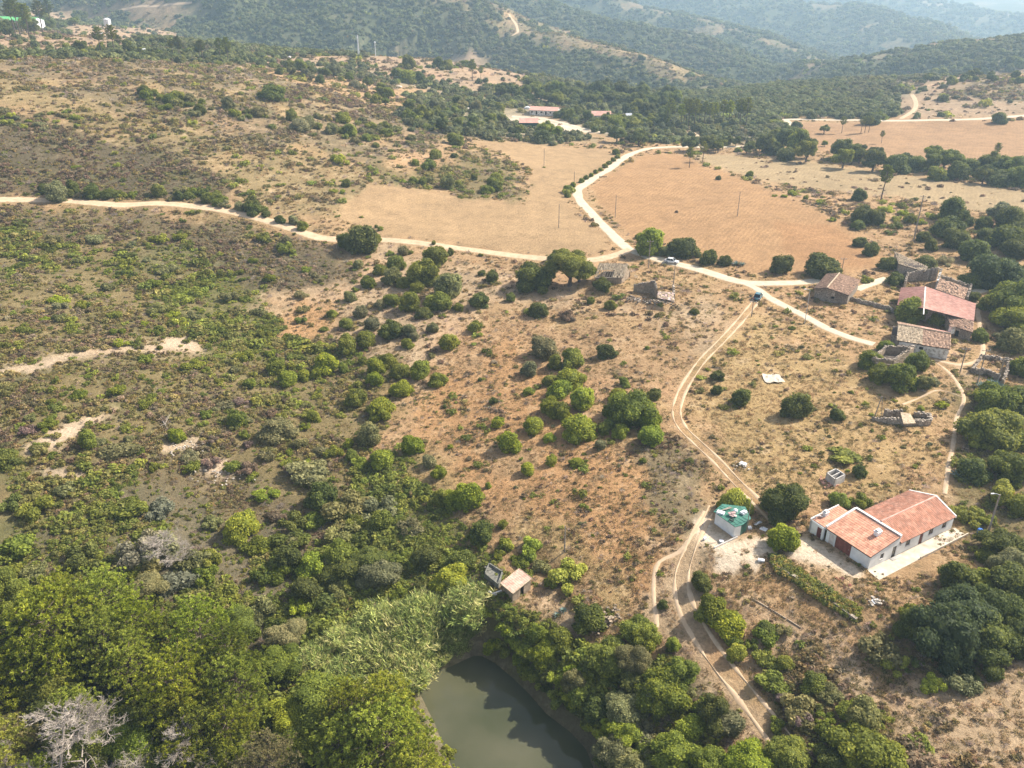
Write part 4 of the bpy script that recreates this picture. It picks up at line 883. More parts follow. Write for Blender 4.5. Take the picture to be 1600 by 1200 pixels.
r_ = np.exp(v); ok = (np.abs(u) < .62+.28*np.clip((150-r_)/80, 0, 1)); u, v, r_ = u[ok], v[ok], r_[ok]
sx_, sy_ = np.sin(u)*r_, np.cos(u)*r_; sz_ = Z(sx_, sy_)
ci_ = np.clip(((u-TH0)/(TH1-TH0)*(NT-1)+.5).astype(int), 0, NT-1); cj_ = np.clip(((v-LR0)/(LR1-LR0)*(NR-1)+.5).astype(int), 0, NR-1)
ck = cls2[cj_, ci_]
def thick(x, y): return fbm(x/13, y/13, 3, 131)*1.0+fbm(x/4.2, y/4.2, 2, 137)*.8
dn = thick(sx_, sy_); dens = np.where(np.isin(ck, [IDX[k] for k in ('dark', 'heath', 'bramble', 'green')]), np.clip(1.25+1.2*dn, .7, 1.7), np.clip(1.05+1.9*dn, .3, 1.75))
prob = np.array([CL[n][1] for n in NAMES])[ck]
prob = prob/np.maximum(1, 0)*np.where(np.isin(ck, [IDX['wood']])[:, None], 1, dens[:, None])
prob[:, 0] *= np.clip(1.2-r_/500, .12, 1); cum = prob.cumsum(1); rr = RNG.random(len(u)); pick = (rr[:, None] > cum).sum(1)
bad = np.zeros(len(u), bool)
for Q, w in ROADPTS:
    if len(Q) > 1:
        lo, hi = Q.min(0)-w-1, Q.max(0)+w+1; ii = np.nonzero((sx_ > lo[0]) & (sx_ < hi[0]) & (sy_ > lo[1]) & (sy_ < hi[1]))[0]
        if len(ii):
            d, _ = polyd(sx_[ii], sy_[ii], [tuple(q) for q in Q]); bad[ii] |= d < w+np.minimum(.2+.0012*r_[ii], 3)
d, _ = polyd(sx_, sy_, [tuple(q) for q in POND], True); bad |= inpoly(sx_, sy_, POND) | (d < 1.0)
for x, y, rad, pz in PADS[:2]: bad |= (np.hypot(sx_-x, sy_-y) < rad*.62)
for k, (src, tints, lo, hi, hk) in enumerate(SP):
    m = (pick == k) & ~bad; n = int(m.sum()); sz = lo+(hi-lo)*RNG.random(n)**1.6
    rm = r_[m]
    if k in (1, 2, 3, 4): sz = sz*np.clip(1.05+1.5*dn[m], .6, 1.7)
    if k in (0, 5): sz = sz*np.clip(1.1-.8*dn[m], .7, 1.4)
    sz = sz*np.clip((rm/(900 if k == 6 else 190))**.75, .8 if k != 6 else .9, 3.2 if k == 6 else 2.6)
    pts = np.stack([sx_[m], sy_[m], sz_[m]-sz*.06], 1); rot = np.stack([RNG.normal(size=n)*.08, RNG.normal(size=n)*.08, RNG.random(n)*6.283], 1)
    scl = np.stack([sz*.6*(.8+.4*RNG.random(n)), sz*.6*(.8+.4*RNG.random(n)), sz*.6*hk*(.75+.5*RNG.random(n))], 1)
    patch = fbm(pts[:, 0]/(18+rm*.05), pts[:, 1]/(18+rm*.05), 2, 141+k); ti = np.clip(((patch+.5)*len(tints)).astype(int)+RNG.integers(-1, 2, n), 0, len(tints)-1)
    tint = np.array(tints)[ti]*(.78+.44*RNG.random((n, 1)))*(.94+.12*RNG.random((n, 3)))
    nm, lb, ct = [('dry_grass', 'tufts of straw-coloured dry grass over the slopes', 'dry grass'), ('heather_scrub', 'low dark brown heather scrub on the left hillsides', 'heather'), ('olive_scrub', 'low olive-brown scrub covering the hillsides', 'scrub'),
        ('green_scrub', 'dense green shrubs filling the gullies on the left', 'shrubs'), ('bramble_cover', 'bright yellow-green bramble mat above the pond', 'brambles'), ('dry_brushwood', 'pale leafless dry brushwood between the shrubs', 'brushwood'),
        ('distant_woodland', 'hazy dark green woodland covering the far hills', 'woodland')][k]
    scatter(nm, src, pts, rot, scl, tint, lb, ct)
# reed bed on the pond bank
def reed_src(k):
    C, Nn, T = [], [], []
    for s in range(16):
        a = random.random()*6.283; r = random.random()*.25; b = np.array([r*math.cos(a), r*math.sin(a), 0]); lean = np.array([math.cos(a)*.28, math.sin(a)*.28, 1]); 
        for t in (.12, .3, .48, .62, .74, .84, .93, 1.0):
            p = b+lean*t+np.array([.16*t*t, -.10*t*t, -.16*t*t]); az = random.random()*6.283; d = np.array([math.cos(az), math.sin(az), .35 if t < .95 else 1.4]); C.append(p+d*.06); T.append(d); Nn.append(np.cross(d, [math.sin(az), -math.cos(az), .3]))
    return leafmesh('reed_clump', [quadmesh(np.array(C), np.array(Nn)+RNG.normal(size=(len(C), 3))*.25, .12, .13, None, np.array(T))], M['scrub'])
SRC['reed'] = scrub_src('reeds', [reed_src(k) for k in range(4)])
def fill(poly, n, src, tints, lo, hi, name, label, cat, hk=1.0):
    Q = np.array([at(x, y)[:2] for x, y in poly]); a, b = Q.min(0), Q.max(0); p = a+(b-a)*RNG.random((n*3, 2)); p = p[inpoly(p[:, 0], p[:, 1], Q)][:n]; m = len(p)
    sz = lo+(hi-lo)*np.clip(.5+1.3*fbm(p[:, 0]/3.5, p[:, 1]/3.5, 3, 211)+.45*(RNG.random(m)-.5), 0, 1); pts = np.stack([p[:, 0], p[:, 1], np.maximum(Z(p[:, 0], p[:, 1]), WATER_Z-.2)-.1], 1)
    tint = np.array(tints)[RNG.integers(0, len(tints), m)]*(.8+.4*RNG.random((m, 1)))
    scatter(name, src, pts, np.stack([RNG.normal(size=m)*.18, RNG.normal(size=m)*.18, RNG.random(m)*6.283], 1), np.stack([sz, sz, sz*hk], 1), tint, label, cat)
fill([(488,1075),(480,1045),(520,1010),(580,980),(640,955),(700,945),(738,955),(745,990),(730,1020),(700,1038),(660,1055),(655,1080),(600,1100),(540,1085)], 2600, 'reed', [(.29,.34,.10), (.37,.40,.13), (.22,.28,.07), (.42,.40,.16), (.15,.20,.05)], 1.1, 4.8, 'reed_bed', 'tall pale green reeds crowding the left bank of the pond', 'reeds', .95)
fill([(1205,868),(1222,872),(1280,912),(1348,958),(1336,972),(1270,930),(1206,886)], 520, 'green', [(.30,.30,.05), (.20,.22,.05), (.34,.26,.07), (.15,.17,.05)], .5, 1.05, 'vine_hedge', 'yellowing vine hedge running below the farmhouse yard', 'hedge')
fill([(1306,902),(1314,900),(1330,916),(1320,920)], 16, 'green', [(.42,.22,.17), (.36,.18,.12)], .3, .5, 'red_leaved_creeper', 'patch of reddish creeper on top of the vine hedge', 'creeper')

# ------------------------------------------------------------------ building helpers
def A3(px, py, z): return Vector(atz(px, py, z))
def tiles(mb, a, b, c, d, pitch=.26, row=.42, lift=.05, miss=0.0, rag=0.0, rs=None):
    """clay tiles over the roof plane a-b (eave) c-d (ridge): arched columns stepped row by row"""
    a, b, c, d = map(Vector, (a, b, c, d)); nu = max(2, int(((b-a).length+(c-d).length)/2/pitch)); nv = max(2, int(((d-a).length+(c-b).length)/2/row))
    nrm = (b-a).cross(d-a).normalized(); nrm = nrm if nrm.z > 0 else -nrm
    for j in range(nv):
        for i in range(nu):
            if miss and random.random() < miss: continue
            u0, u1, v0, v1 = i/nu, (i+1)/nu, j/nv, min(1, (j+1.12)/nv)
            def pt(u, v, h): return (a*(1-u)+b*u)*(1-v)+(d*(1-u)+c*u)*v+nrm*h
            jz = random.uniform(-rag, rag)
            lo, hi = lift+.03+jz, lift+jz
            prof = ((0, 0), (.25, .07), (.5, .095), (.75, .07), (1, 0))
            mb.add([pt(u0+(u1-u0)*t, v0, lo+h) for t, h in prof]+[pt(u0+(u1-u0)*t, v1, hi+h) for t, h in prof], [(k, k+1, k+6, k+5) for k in range(4)]+[(4, 3, 2, 1, 0)], [random.random()]*5)
    return mb
def slab(a, b, c, d, th):
    a, b, c, d = map(Vector, (a, b, c, d)); n = (b-a).cross(d-a).normalized(); n = n if n.z > 0 else -n
    mb = MB(); mb.hexa([p-n*th for p in (a, b, c, d)], [a, b, c, d]); return mb
def roof(parent, a, b, c, d, m, name='roof', under='under', **k):
    r = slab(a, b, c, d, .12).obj(name, M[under], parent)
    t = tiles(MB(), a, b, c, d, **k).obj('roof_tiles', M[m], r); t['kind'] = 'stuff'; return r
def wallseg(mb, p, q, z0, z1p, z1q, th, inn):
    """upright wall piece p-q (xy), bottom z0, top heights at the ends; thickness towards inn (unit xy)"""
    o = Vector((inn[0]*th, inn[1]*th, 0)); p, q = Vector((p[0], p[1], 0)), Vector((q[0], q[1], 0))
    mb.hexa([p+Vector((0, 0, z0)), q+Vector((0, 0, z0)), q+o+Vector((0, 0, z0)), p+o+Vector((0, 0, z0))], [p+Vector((0, 0, z1p)), q+Vector((0, 0, z1q)), q+o+Vector((0, 0, z1q)), p+o+Vector((0, 0, z1p))])
def wall(parent, p, q, z0, hp, hq, th, inn, m, openings=(), name='wall', zb=1.2):
    """wall with real openings: (start, width, sill, height, kind). openings get frame, pane, door or shade-coloured panel as parts"""
    mb = MB(); P_, Q_ = Vector(p[:2]), Vector(q[:2]); L_ = (Q_-P_).length; t = (Q_-P_)/L_; H = lambda s: z0+hp+(hq-hp)*s/L_
    at_ = lambda s: P_+t*s; s0 = 0; inv = Vector(inn).normalized(); inn = (inv.x, inv.y)
    for s, w, sill, h, kind in sorted(openings):
        if s > s0+.01: wallseg(mb, at_(s0), at_(s), z0-zb, H(s0), H(s), th, inn)
        if sill > .05: wallseg(mb, at_(s), at_(s+w), z0-zb, z0+sill, z0+sill, th, inn)
        wallseg(mb, at_(s), at_(s+w), z0+sill+h, H(s), H(s+w), th, inn); s0 = s+w
    wallseg(mb, at_(s0), at_(L_), z0-zb, H(s0), H(L_), th, inn)
    wo = mb.obj(name, m, parent)
    for s, w, sill, h, kind in openings:
        a, b = at_(s), at_(s+w); off = inv*.10; z1, z2 = z0+sill, z0+sill+h; A_, B_ = a+off, b+off
        def bar(mb, u0, u1, w0, w1, d0=.0, d1=.06):
            x0, x1 = A_+(B_-A_)*u0+inv*d0, A_+(B_-A_)*u1+inv*d0; e = inv*(d1-d0)
            mb.hexa([(x0.x, x0.y, w0), (x1.x, x1.y, w0), (x1.x+e.x, x1.y+e.y, w0), (x0.x+e.x, x0.y+e.y, w0)], [(x0.x, x0.y, w1), (x1.x, x1.y, w1), (x1.x+e.x, x1.y+e.y, w1), (x0.x+e.x, x0.y+e.y, w1)])
        if kind == 'window':
            f = MB(); k = .07/w
            bar(f, 0, k, z1, z2); bar(f, 1-k, 1, z1, z2); bar(f, k, 1-k, z1, z1+.07); bar(f, k, 1-k, z2-.07, z2); bar(f, .5-k/2, .5+k/2, z1+.07, z2-.07)
            fo = f.obj('window', M['frame'], parent)
            for u0, u1 in ((k, .5-k/2), (.5+k/2, 1-k)): g = MB(); bar(g, u0, u1, z1+.07, z2-.07, .02, .04); g.obj('pane', M['glass'], fo)
            sl = MB(); inv2 = -inv*.04; bar(sl, -.08, 1.08, z1-.07, z1-.005, -.16, -.10); sl.obj('sill', M['coping'], fo)
        elif kind in ('door', 'garage', 'whitedoor', 'hole'):
            mm = {'door': 'maroon', 'garage': 'rustdoor', 'whitedoor': 'coping', 'hole': 'black'}[kind]
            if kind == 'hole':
                d = MB(); bar(d, 0, 1, z1, z2, th*.7, th*.9); d.obj('dark_opening_panel', M['black'], parent); continue  # black panel closes the hole; interior shade is put into its colour
            d = MB(); n = 4 if kind == 'garage' else 2
            for i in range(n): bar(d, i/n+.006, (i+1)/n-.006, z1+.02, z2-.02, .01 if i % 2 else .02, .07)
            do = d.obj('garage_door' if kind == 'garage' else 'door', M[mm], parent)
            hh = MB(); c = A_+(B_-A_)*.85-inv*.03; hh.box((c.x, c.y, z1+1.05), (.12, .06, .05)); hh.obj('handle', M['metal'], do)
        elif kind == 'arch':
            f = MB(); bar(f, 0, .12, z1, z2); bar(f, .88, 1, z1, z2); bar(f, .12, .88, z2-.12, z2); fo = f.obj('door', M['frame'], parent)
            g = MB(); bar(g, .12, .88, z1, z2-.12, .02, .04); g.obj('pane', M['glass'], fo)
    return wo

# ------------------------------------------------------------------ white farmhouse
def farmhouse():
    zg = -3.0; C_ = A3(1356, 890, zg); a = math.radians(30.5); u = Vector((math.cos(a), math.sin(a), 0)); v = Vector((-u.y, u.x, 0))
    T = thing('farmhouse', 'long white farmhouse with orange clay-tile roofs and a maroon garage door', 'house', C_)
    R = Vector((0, 0, 0))
    def p(x, y, z=0): return u*x+v*y+Vector((0, 0, z))      # local to the empty
    W_ = M['white']; th = .4
    # front wing: slopes down to the yard side
    wall(T, p(0, 0), p(6.6, 0), 0, 2.45, 3.75, th, v.xy, W_, [(2.4, .85, .95, .95, 'window'), (5.2, .95, 0, 2.15, 'arch')])
    wall(T, p(0, 8.2), p(0, .42), 0, 2.45, 2.45, th, u.xy, W_, [(.55, 1.0, 0, 2.0, 'whitedoor'), (1.75, 3.0, 0, 2.2, 'garage')])
    wall(T, p(6.6, .42), p(6.6, 8.2), 0, 3.95, 3.95, th, (-u).xy, W_)
    wall(T, p(.42, 8.2), p(6.18, 8.2), 0, 2.5, 3.75, th, (-v).xy, W_)
    roof(T, p(-.25, 8.35, 2.45), p(-.25, -.12, 2.45), p(6.2, -.12, 3.72), p(6.2, 8.35, 3.72), 'tile', lift=.04, pitch=.30, row=.46)
    cp = MB(); cp.hexa([p(6.2, -.12, 3.5), p(6.62, -.12, 3.5), p(6.62, 8.4, 3.5), p(6.2, 8.4, 3.5)], [p(6.2, -.12, 4.05), p(6.62, -.12, 4.05), p(6.62, 8.4, 4.05), p(6.2, 8.4, 4.05)])
    cp.hexa([p(-.2, 8.15, 2.2), p(6.2, 8.15, 3.4), p(6.2, 8.5, 3.4), p(-.2, 8.5, 2.2)], [p(-.2, 8.15, 2.85), p(6.2, 8.15, 4.05), p(6.2, 8.5, 4.05), p(-.2, 8.5, 2.85)]); cp.obj('coping', M['coping'], T)
    # main wing
    wall(T, p(6.62, .05), p(20.2, .05), 0, 2.5, 2.5, th, v.xy, W_, [(1.75, 1.15, .95, 1.1, 'window'), (5.15, .95, 0, 2.15, 'door'), (7.4, 1.15, .95, 1.1, 'window'), (10.7, 1.15, .95, 1.1, 'window')])
    wall(T, p(20.2, .47), p(20.2, 3.8), 0, 2.6, 3.95, th, (-u).xy, W_); wall(T, p(20.2, 3.8), p(20.2, 8.2), 0, 3.95, 2.6, th, (-u).xy, W_)
    wall(T, p(19.78, 8.2), p(6.62, 8.2), 0, 2.5, 2.5, th, (-v).xy, W_)
    for s in (0, 1):
        e = (p(6.65, -.25, 2.45), p(20.0, -.25, 2.45)) if s == 0 else (p(6.65, 8.45, 2.45), p(20.0, 8.45, 2.45))
        roof(T, e[0], e[1], p(20.0, 3.8, 4.05), p(6.65, 3.8, 4.05), 'tile', lift=.04, pitch=.30, row=.46)
    rg = MB(); rg.tube([tuple(p(6.65, 3.8, 4.12)), tuple(p(20.0, 3.8, 4.12))], .16, 8); rg.obj('ridge_tiles', M['tilepink'], T)
    vg = MB()
    for q in ((-.25, 2.45), (8.45, 2.45)): vg.hexa([p(20.0, q[0], q[1]-.15), p(20.28, q[0], q[1]-.15), p(20.28, 3.8, 3.9), p(20.0, 3.8, 3.9)], [p(20.0, q[0], q[1]+.22), p(20.28, q[0], q[1]+.22), p(20.28, 3.8, 4.28), p(20.0, 3.8, 4.28)])
    vg.obj('verge', M['coping'], T)
    # low annex
    wall(T, p(-.35, 11.3), p(-.35, 8.55), 0, 2.35, 2.35, .35, u.xy, W_, [(1.5, .9, 0, 1.95, 'door')]); wall(T, p(5.9, 11.3), p(-.35, 11.3), 0, 2.5, 2.35, .35, (-v).xy, W_); wall(T, p(5.9, 8.55), p(5.9, 10.95), 0, 2.5, 2.5, .35, (-u).xy, W_)
    roof(T, p(-.15, 11.1, 2.36), p(-.15, 8.55, 2.36), p(5.9, 8.55, 2.85), p(5.9, 11.1, 2.85), 'tile', lift=.02, pitch=.30, row=.46)
    ac = MB(); ac.hexa([p(-.4, 11.12, 2.2), p(6.0, 11.12, 2.2), p(6.0, 11.36, 2.2), p(-.4, 11.36, 2.2)], [p(-.4, 11.12, 2.6), p(6.0, 11.12, 3.0), p(6.0, 11.36, 3.0), p(-.4, 11.36, 2.6)]); ac.obj('coping', M['coping'], T)
    # raised curved hood over an oven at the far corner
    hd = MB(); hd.tube([tuple(p(.1, 11.0, 2.4)), tuple(p(.4, 10.95, 2.85)), tuple(p(.9, 10.7, 2.95)), tuple(p(1.4, 10.4, 2.75))], .11, 6); hd.obj('oven_hood', M['coping'], T)
    for (x, y, z, sx, sy, h) in ((4.2, 2.4, 3.2, 1.0, .7, .95), (2.2, 10.6, 2.5, .8, .6, .9)):
        c = MB(); c.box(p(x, y, z+h/2-.15), (sx, sy, h), a); c.box(p(x, y, z+h-.08), (sx+.16, sy+.16, .1), a); co = c.obj('chimney', M['white'], T)
        k = MB(); k.box(p(x, y, z+h+.12), (sx*.8, sy*.8, .2), a); k.obj('chimney_cap', M['coping'], co)
    st = MB(); st.box(p(5.68, -.35, .05), (1.5, .6, .16), a); st.obj('doorstep', M['concrete'], T)
    cb = MB(); cb.box(p(6.62+.3, -.06, 2.1), (.3, .14, .4), a); cb.obj('meter_box', M['metal'], T)
    # terrace and low wall, side buttress
    tr = MB(); tr.hexa([p(-.6, -2.5, -1), p(20.6, -2.3, -1), p(20.9, -.02, -1), p(-.2, -.02, -1)], [p(-.6, -2.5, .06), p(20.6, -2.3, .06), p(20.9, -.02, .06), p(-.2, -.02, .06)])
    t2 = tag(link('terrace', tr.mesh('terrace', M['patio']), None, tuple(C_)), kind='structure')
    lw = MB(); lw.hexa([p(9, -2.5, -1), p(20.9, -2.5, -1), p(20.9, -2.34, -1), p(9, -2.34, -1)], [p(9, -2.5, .45), p(20.9, -2.5, .45), p(20.9, -2.34, .45), p(9, -2.34, .45)])
    tag(link('terrace_wall', lw.mesh('terrace_wall', M['patio']), None, tuple(C_)), 'low cream wall edging the terrace below the white farmhouse', 'low wall')
farmhouse()

# ------------------------------------------------------------------ green-roofed shed
def shed():
    z = -4.0; T = thing('shed', 'small white shed with a green sheet roof littered with white objects, under a leaning tree', 'shed', A3(1142, 836, z)); o = Vector(T.location)
    foot = [A3(x, y, z)-o for x, y in ((1116, 818), (1146, 840), (1156, 837), (1168, 828), (1160, 812), (1128, 808))]
    h = [2.2]*6; cen = sum(foot, Vector())/6
    for k in range(6):
        a, b = foot[k], foot[(k+1) % 6]; inn = (cen-(a+b)/2).xy; t = (b-a).xy; nn = Vector((-t.y, t.x)); nn = nn if nn.dot(inn) > 0 else -nn
        L_ = (b-a).length
        wall(T, a, b, 0, 2.25, 2.25, .12, nn, M['dkgreen'] if k in (2,) else M['white'], [(L_*.55, .7, 0, 1.95, 'whitedoor')] if k == 1 and L_ > 1.4 else (), 'wall')
    top = [cen+(f-cen)*1.12+Vector((0, 0, 2.36+.1*(i in (4, 5)))) for i, f in enumerate(foot)]
    r = MB(); n = 6; V = [p-Vector((0, 0, .08)) for p in top]+top; r.add(V, [tuple(range(5, -1, -1)), tuple(range(6, 12))]+[(k, (k+1) % 6, (k+1) % 6+6, k+6) for k in range(6)]); r.obj('roof', M['green'], T)
    for k in range(5):
        g = MB(); a = top[0].lerp(top[5], k/5)+Vector((0, 0, .03)); b = top[1].lerp(top[3], k/5)+Vector((0, 0, .03)); g.beam(a, b, .07, .05); g.obj('roof_rib', M['green'], T)
    kr = MB(); kr.hexa([cen+(f-cen)*1.02+Vector((0, 0, -.5)) for f in (foot[0], foot[1], foot[3], foot[4])], [cen+(f-cen)*1.02+Vector((0, 0, .08)) for f in (foot[0], foot[1], foot[3], foot[4])]); kr.obj('footing', M['concrete'], T)
    zt = z+2.5
    def on(px, py, dz=0): return A3(px, py, zt+dz)
    def item(nm, label, cat, mb, m): tag(link(nm, mb.mesh(nm, M[m])), label, cat)
    b = MB(); c = on(1126, 801); b.box(c, (1.25, .9, .25), -.5); b.box(c+Vector((0, 0, .15)), (1.15, .8, .06), -.5); item('plastic_crate', 'pale blue-white plastic crate at the left end of the green shed roof', 'crate', b, 'plastic')
    b = MB(); c = on(1149, 799); b.tube([tuple(c), tuple(c+Vector((0, 0, .3))), tuple(c+Vector((0, 0, .45)))], [.38, .38, .2], 12); item('white_drum', 'round white drum in the middle of the green shed roof', 'drum', b, 'plastic')
    b = MB(); c = on(1162, 802); b.box(c+Vector((0, 0, .15)), (1.0, .75, .35), .6); b.box(c+Vector((.1, 0, .38)), (.6, .5, .15), .9); item('white_box', 'white box at the right corner of the green shed roof', 'box', b, 'plastic')
    b = MB(); c = on(1146, 806)
    for k in range(5): b.box(c+Vector((random.uniform(-.5, .5), random.uniform(-.35, .35), .1+k*.07)), (.7, .5, .12), random.random()*3)
    item('junk_pile', 'pinkish heap of folded sheets in the centre of the green shed roof', 'junk', b, 'pinktin')
    b = MB(); c = on(1133, 796)
    for k in range(4): b.beam(c+Vector((-.9+k*.12, -.5, .08+.05*k)), c+Vector((.9+k*.1, .6-k*.15, .1+.04*k)), .09, .07)
    item('timber_bundle', 'dark loose timbers lying across the back of the green shed roof', 'timber', b, 'wood')
    b = MB(); c = on(1143, 813, -.02); b.tube([tuple(c+Vector((.32*math.cos(t*.7), .32*math.sin(t*.7), .1))) for t in range(10)], .09, 6); item('tyre', 'old tyre near the front edge of the green shed roof', 'tyre', b, 'tyre')
    # yard slab, kerb and bits on it
    s = MB(); q = [A3(x, y, z-.02) for x, y in ((1112, 812), (1098, 835), (1122, 852), (1148, 846), (1150, 838))]
    s.add([v_-Vector((0, 0, .8)) for v_ in q]+q, [(4, 3, 2, 1, 0), (5, 6, 7, 8, 9)]+[(k, (k+1) % 5, (k+1) % 5+5, k+5) for k in range(5)]); tag(s.obj('yard_slab', M['concrete']), kind='structure')
    k_ = MB(); k_.beam(A3(1116, 856, z+.05), A3(1152, 839, z+.1), .25, .25); tag(k_.obj('kerb', M['concrete']), kind='structure')
    b = MB(); c = A3(1127, 847, z+.05); b.tube([tuple(c), tuple(c+Vector((0, 0, .3))), tuple(c+Vector((0, 0, .32)))], [.3, .36, .3], 12); item('basin', 'round dark-rimmed basin on the grey slab below the green-roofed shed', 'basin', b, 'plastic')
    b = MB(); c = A3(1101, 843, z+.05); b.box(c+Vector((0, 0, .2)), (.5, .35, .4), .6); b.box(c+Vector((.2, .3, .1)), (.3, .3, .2), .1); item('bucket_pile', 'small pale containers left of the grey slab', 'containers', b, 'plastic')
    for px, py, w, d, rz, nm, lb in ((1184, 818, 1.6, .5, .55, 'white_board', 'long white board lying right of the green-roofed shed'), (1193, 827, 1.1, .9, -.7, 'white_sheet', 'square white sheet lying right of the shed, below the long white board'), (1171, 826, .6, .6, .2, 'white_sack', 'white sack against the right side of the green-roofed shed'),
        (1189, 877, 1.0, .5, -.3, 'white_basin', 'white basin in the weeds below the shed yard'), (1161, 726, 1.2, .8, -.7, 'white_tank', 'white box-like tank beside the twin track'), (1369, 940, 1.2, .8, .3, 'plastic_sheet', 'crumpled white sheet at the end of the vine-covered wall')):
        p = at(px, py); b = MB(); hz = .3 if nm in ('white_tank', 'white_basin', 'white_sack') else .06
        b.box((p[0], p[1], p[2]+hz/2+.05), (w, d, hz), rz, .08); b.box((p[0]+.1, p[1]+.05, p[2]+hz+.07), (w*.6, d*.6, .05), rz+.2); item(nm, lb, nm.split('_')[1], b, 'plastic')
shed()

# ------------------------------------------------------------------ small tiled pump house and tank
def pumphouse():
    z = -9.2; o = A3(801, 941, z); T = thing('pump_house', 'tiny mud-walled pump house with a tiled lean-to roof above the pond', 'shed', o)
    f = [A3(x, y, z)-o for x, y in ((801, 941), (829, 922), (813, 908), (785, 924))]; cen = sum(f, Vector())/4
    for k in range(4):
        a, b = f[k], f[(k+1) % 4]; nn = (cen-(a+b)/2).xy; L_ = (b-a).length
        wall(T, a, b, 0, 2.15 if k in (0, 3) else 2.35, 2.15 if k in (2, 3) else 2.35, .2, nn, M['mud'], [(L_*.42, .8, .1, 1.7, 'hole')] if k == 0 else ())
    R_ = [A3(x, y, z+2.3)-o for x, y in ((801, 928), (831, 904), (811, 889), (782, 912))]
    roof(T, R_[3], R_[0], R_[1], R_[2], 'tilepink', lift=.03, pitch=.25, row=.4)
    v_ = MB()
    for k in range(4): v_.beam(R_[k]+Vector((0, 0, .06)), R_[(k+1) % 4]+Vector((0, 0, .06)), .12, .16)
    v_.obj('verge', M['tilepale'], T)
    t = thing('water_tank', 'open grey concrete water tank left of the tiny pump house', 'tank', A3(775, 905, z)); to = Vector(t.location)
    q = [A3(x, y, z)-to for x, y in ((757, 903), (779, 921), (786, 900), (764, 886))]; cq = sum(q, Vector())/4
    for k in range(4): wall(t, q[k], q[(k+1) % 4], 0, 1.0, 1.0, .22, (cq-(q[k]+q[(k+1) % 4])/2).xy, M['darkconc'])
    fl = MB(); fl.add([p*1+Vector((0, 0, .55)) for p in q], [(0, 1, 2, 3)]); fl.obj('floor', M['darkconc'], t)
    g = MB(); g.beam(A3(760, 889, z+.6), A3(771, 884, z+.6), 1.2, .1); tag(g.obj('concrete_apron', M['darkconc']), kind='structure')
    w_ = MB(); w_.beam(A3(770, 929, z+.35), A3(784, 924, z+.45), .22, .5); w_.beam(A3(764, 925, z+.2), A3(770, 929, z+.3), .22, .45); tag(w_.obj('channel_wall', M['coping']), 'short pale channel wall at the foot of the water tank', 'wall')
pumphouse()

# ------------------------------------------------------------------ stone piles and masonry walls made of single rough stones
def stones(mb, pts, n, s0, s1, spread):
    for _ in range(n):
        k = random.random()*(len(pts)-1); i = int(k); f = k-i; p = Vector(pts[i]).lerp(Vector(pts[min(i+1, len(pts)-1)]), f)
        s = random.uniform(s0, s1); mb.box((p.x+random.gauss(0, spread), p.y+random.gauss(0, spread), p.z+random.random()*s*.7), (s, s*random.uniform(.6, 1), s*random.uniform(.5, .9)), random.random()*3, random.uniform(-.4, .4))
    return mb
def ruinwall(parent, name, pts, z, hs, th, m='stone', ragged=.25):
    """masonry wall along photo points on the ground at height z, ragged broken top in short lengths"""
    Q = [A3(x, y, z) for x, y in pts]; mb = MB(); o = Vector(parent.location) if parent else Vector((0, 0, 0))
    for k in range(len(Q)-1):
        a, b = Q[k]-o, Q[k+1]-o; n = max(2, int((b-a).length/.55)); t = (b-a).normalized(); nn = Vector((-t.y, t.x, 0))*th
        for i in range(n):
            p, q = a.lerp(b, i/n), a.lerp(b, (i+1)/n); h = hs[k]+(hs[k+1]-hs[k])*(i+.5)/n+random.uniform(-ragged, ragged*.3)
            j = nn*random.uniform(.9, 1.1); mb.hexa([p-j/2-Vector((0, 0, 1)), q-j/2-Vector((0, 0, 1)), q+j/2-Vector((0, 0, 1)), p+j/2-Vector((0, 0, 1))], [v_+Vector((0, 0, h)) for v_ in (p-j/2, q-j/2, q+j/2, p+j/2)])
    w = mb.obj(name, M[m], parent)
    sm = MB(); top = []
    for k in range(len(Q)-1):
        for i in range(6): top.append((Q[k]-o).lerp(Q[k+1]-o, i/5)+Vector((0, 0, hs[k]+(hs[k+1]-hs[k])*i/5-.12)))
    stones(sm, [tuple(p) for p in top], int(len(top)*4), .22, .45, th*.25); s = sm.obj('loose_stones', M['stone'], w); s['kind'] = 'stuff'
    return w
def rubble(label, pts, n, s0=.2, s1=.55, sp=.9, m='stone'):
    o = stones(MB(), [tuple(at(x, y)) for x, y in pts], n, s0, s1, sp).obj('rubble', M[m]); tag(o, label, 'rubble', kind='stuff')

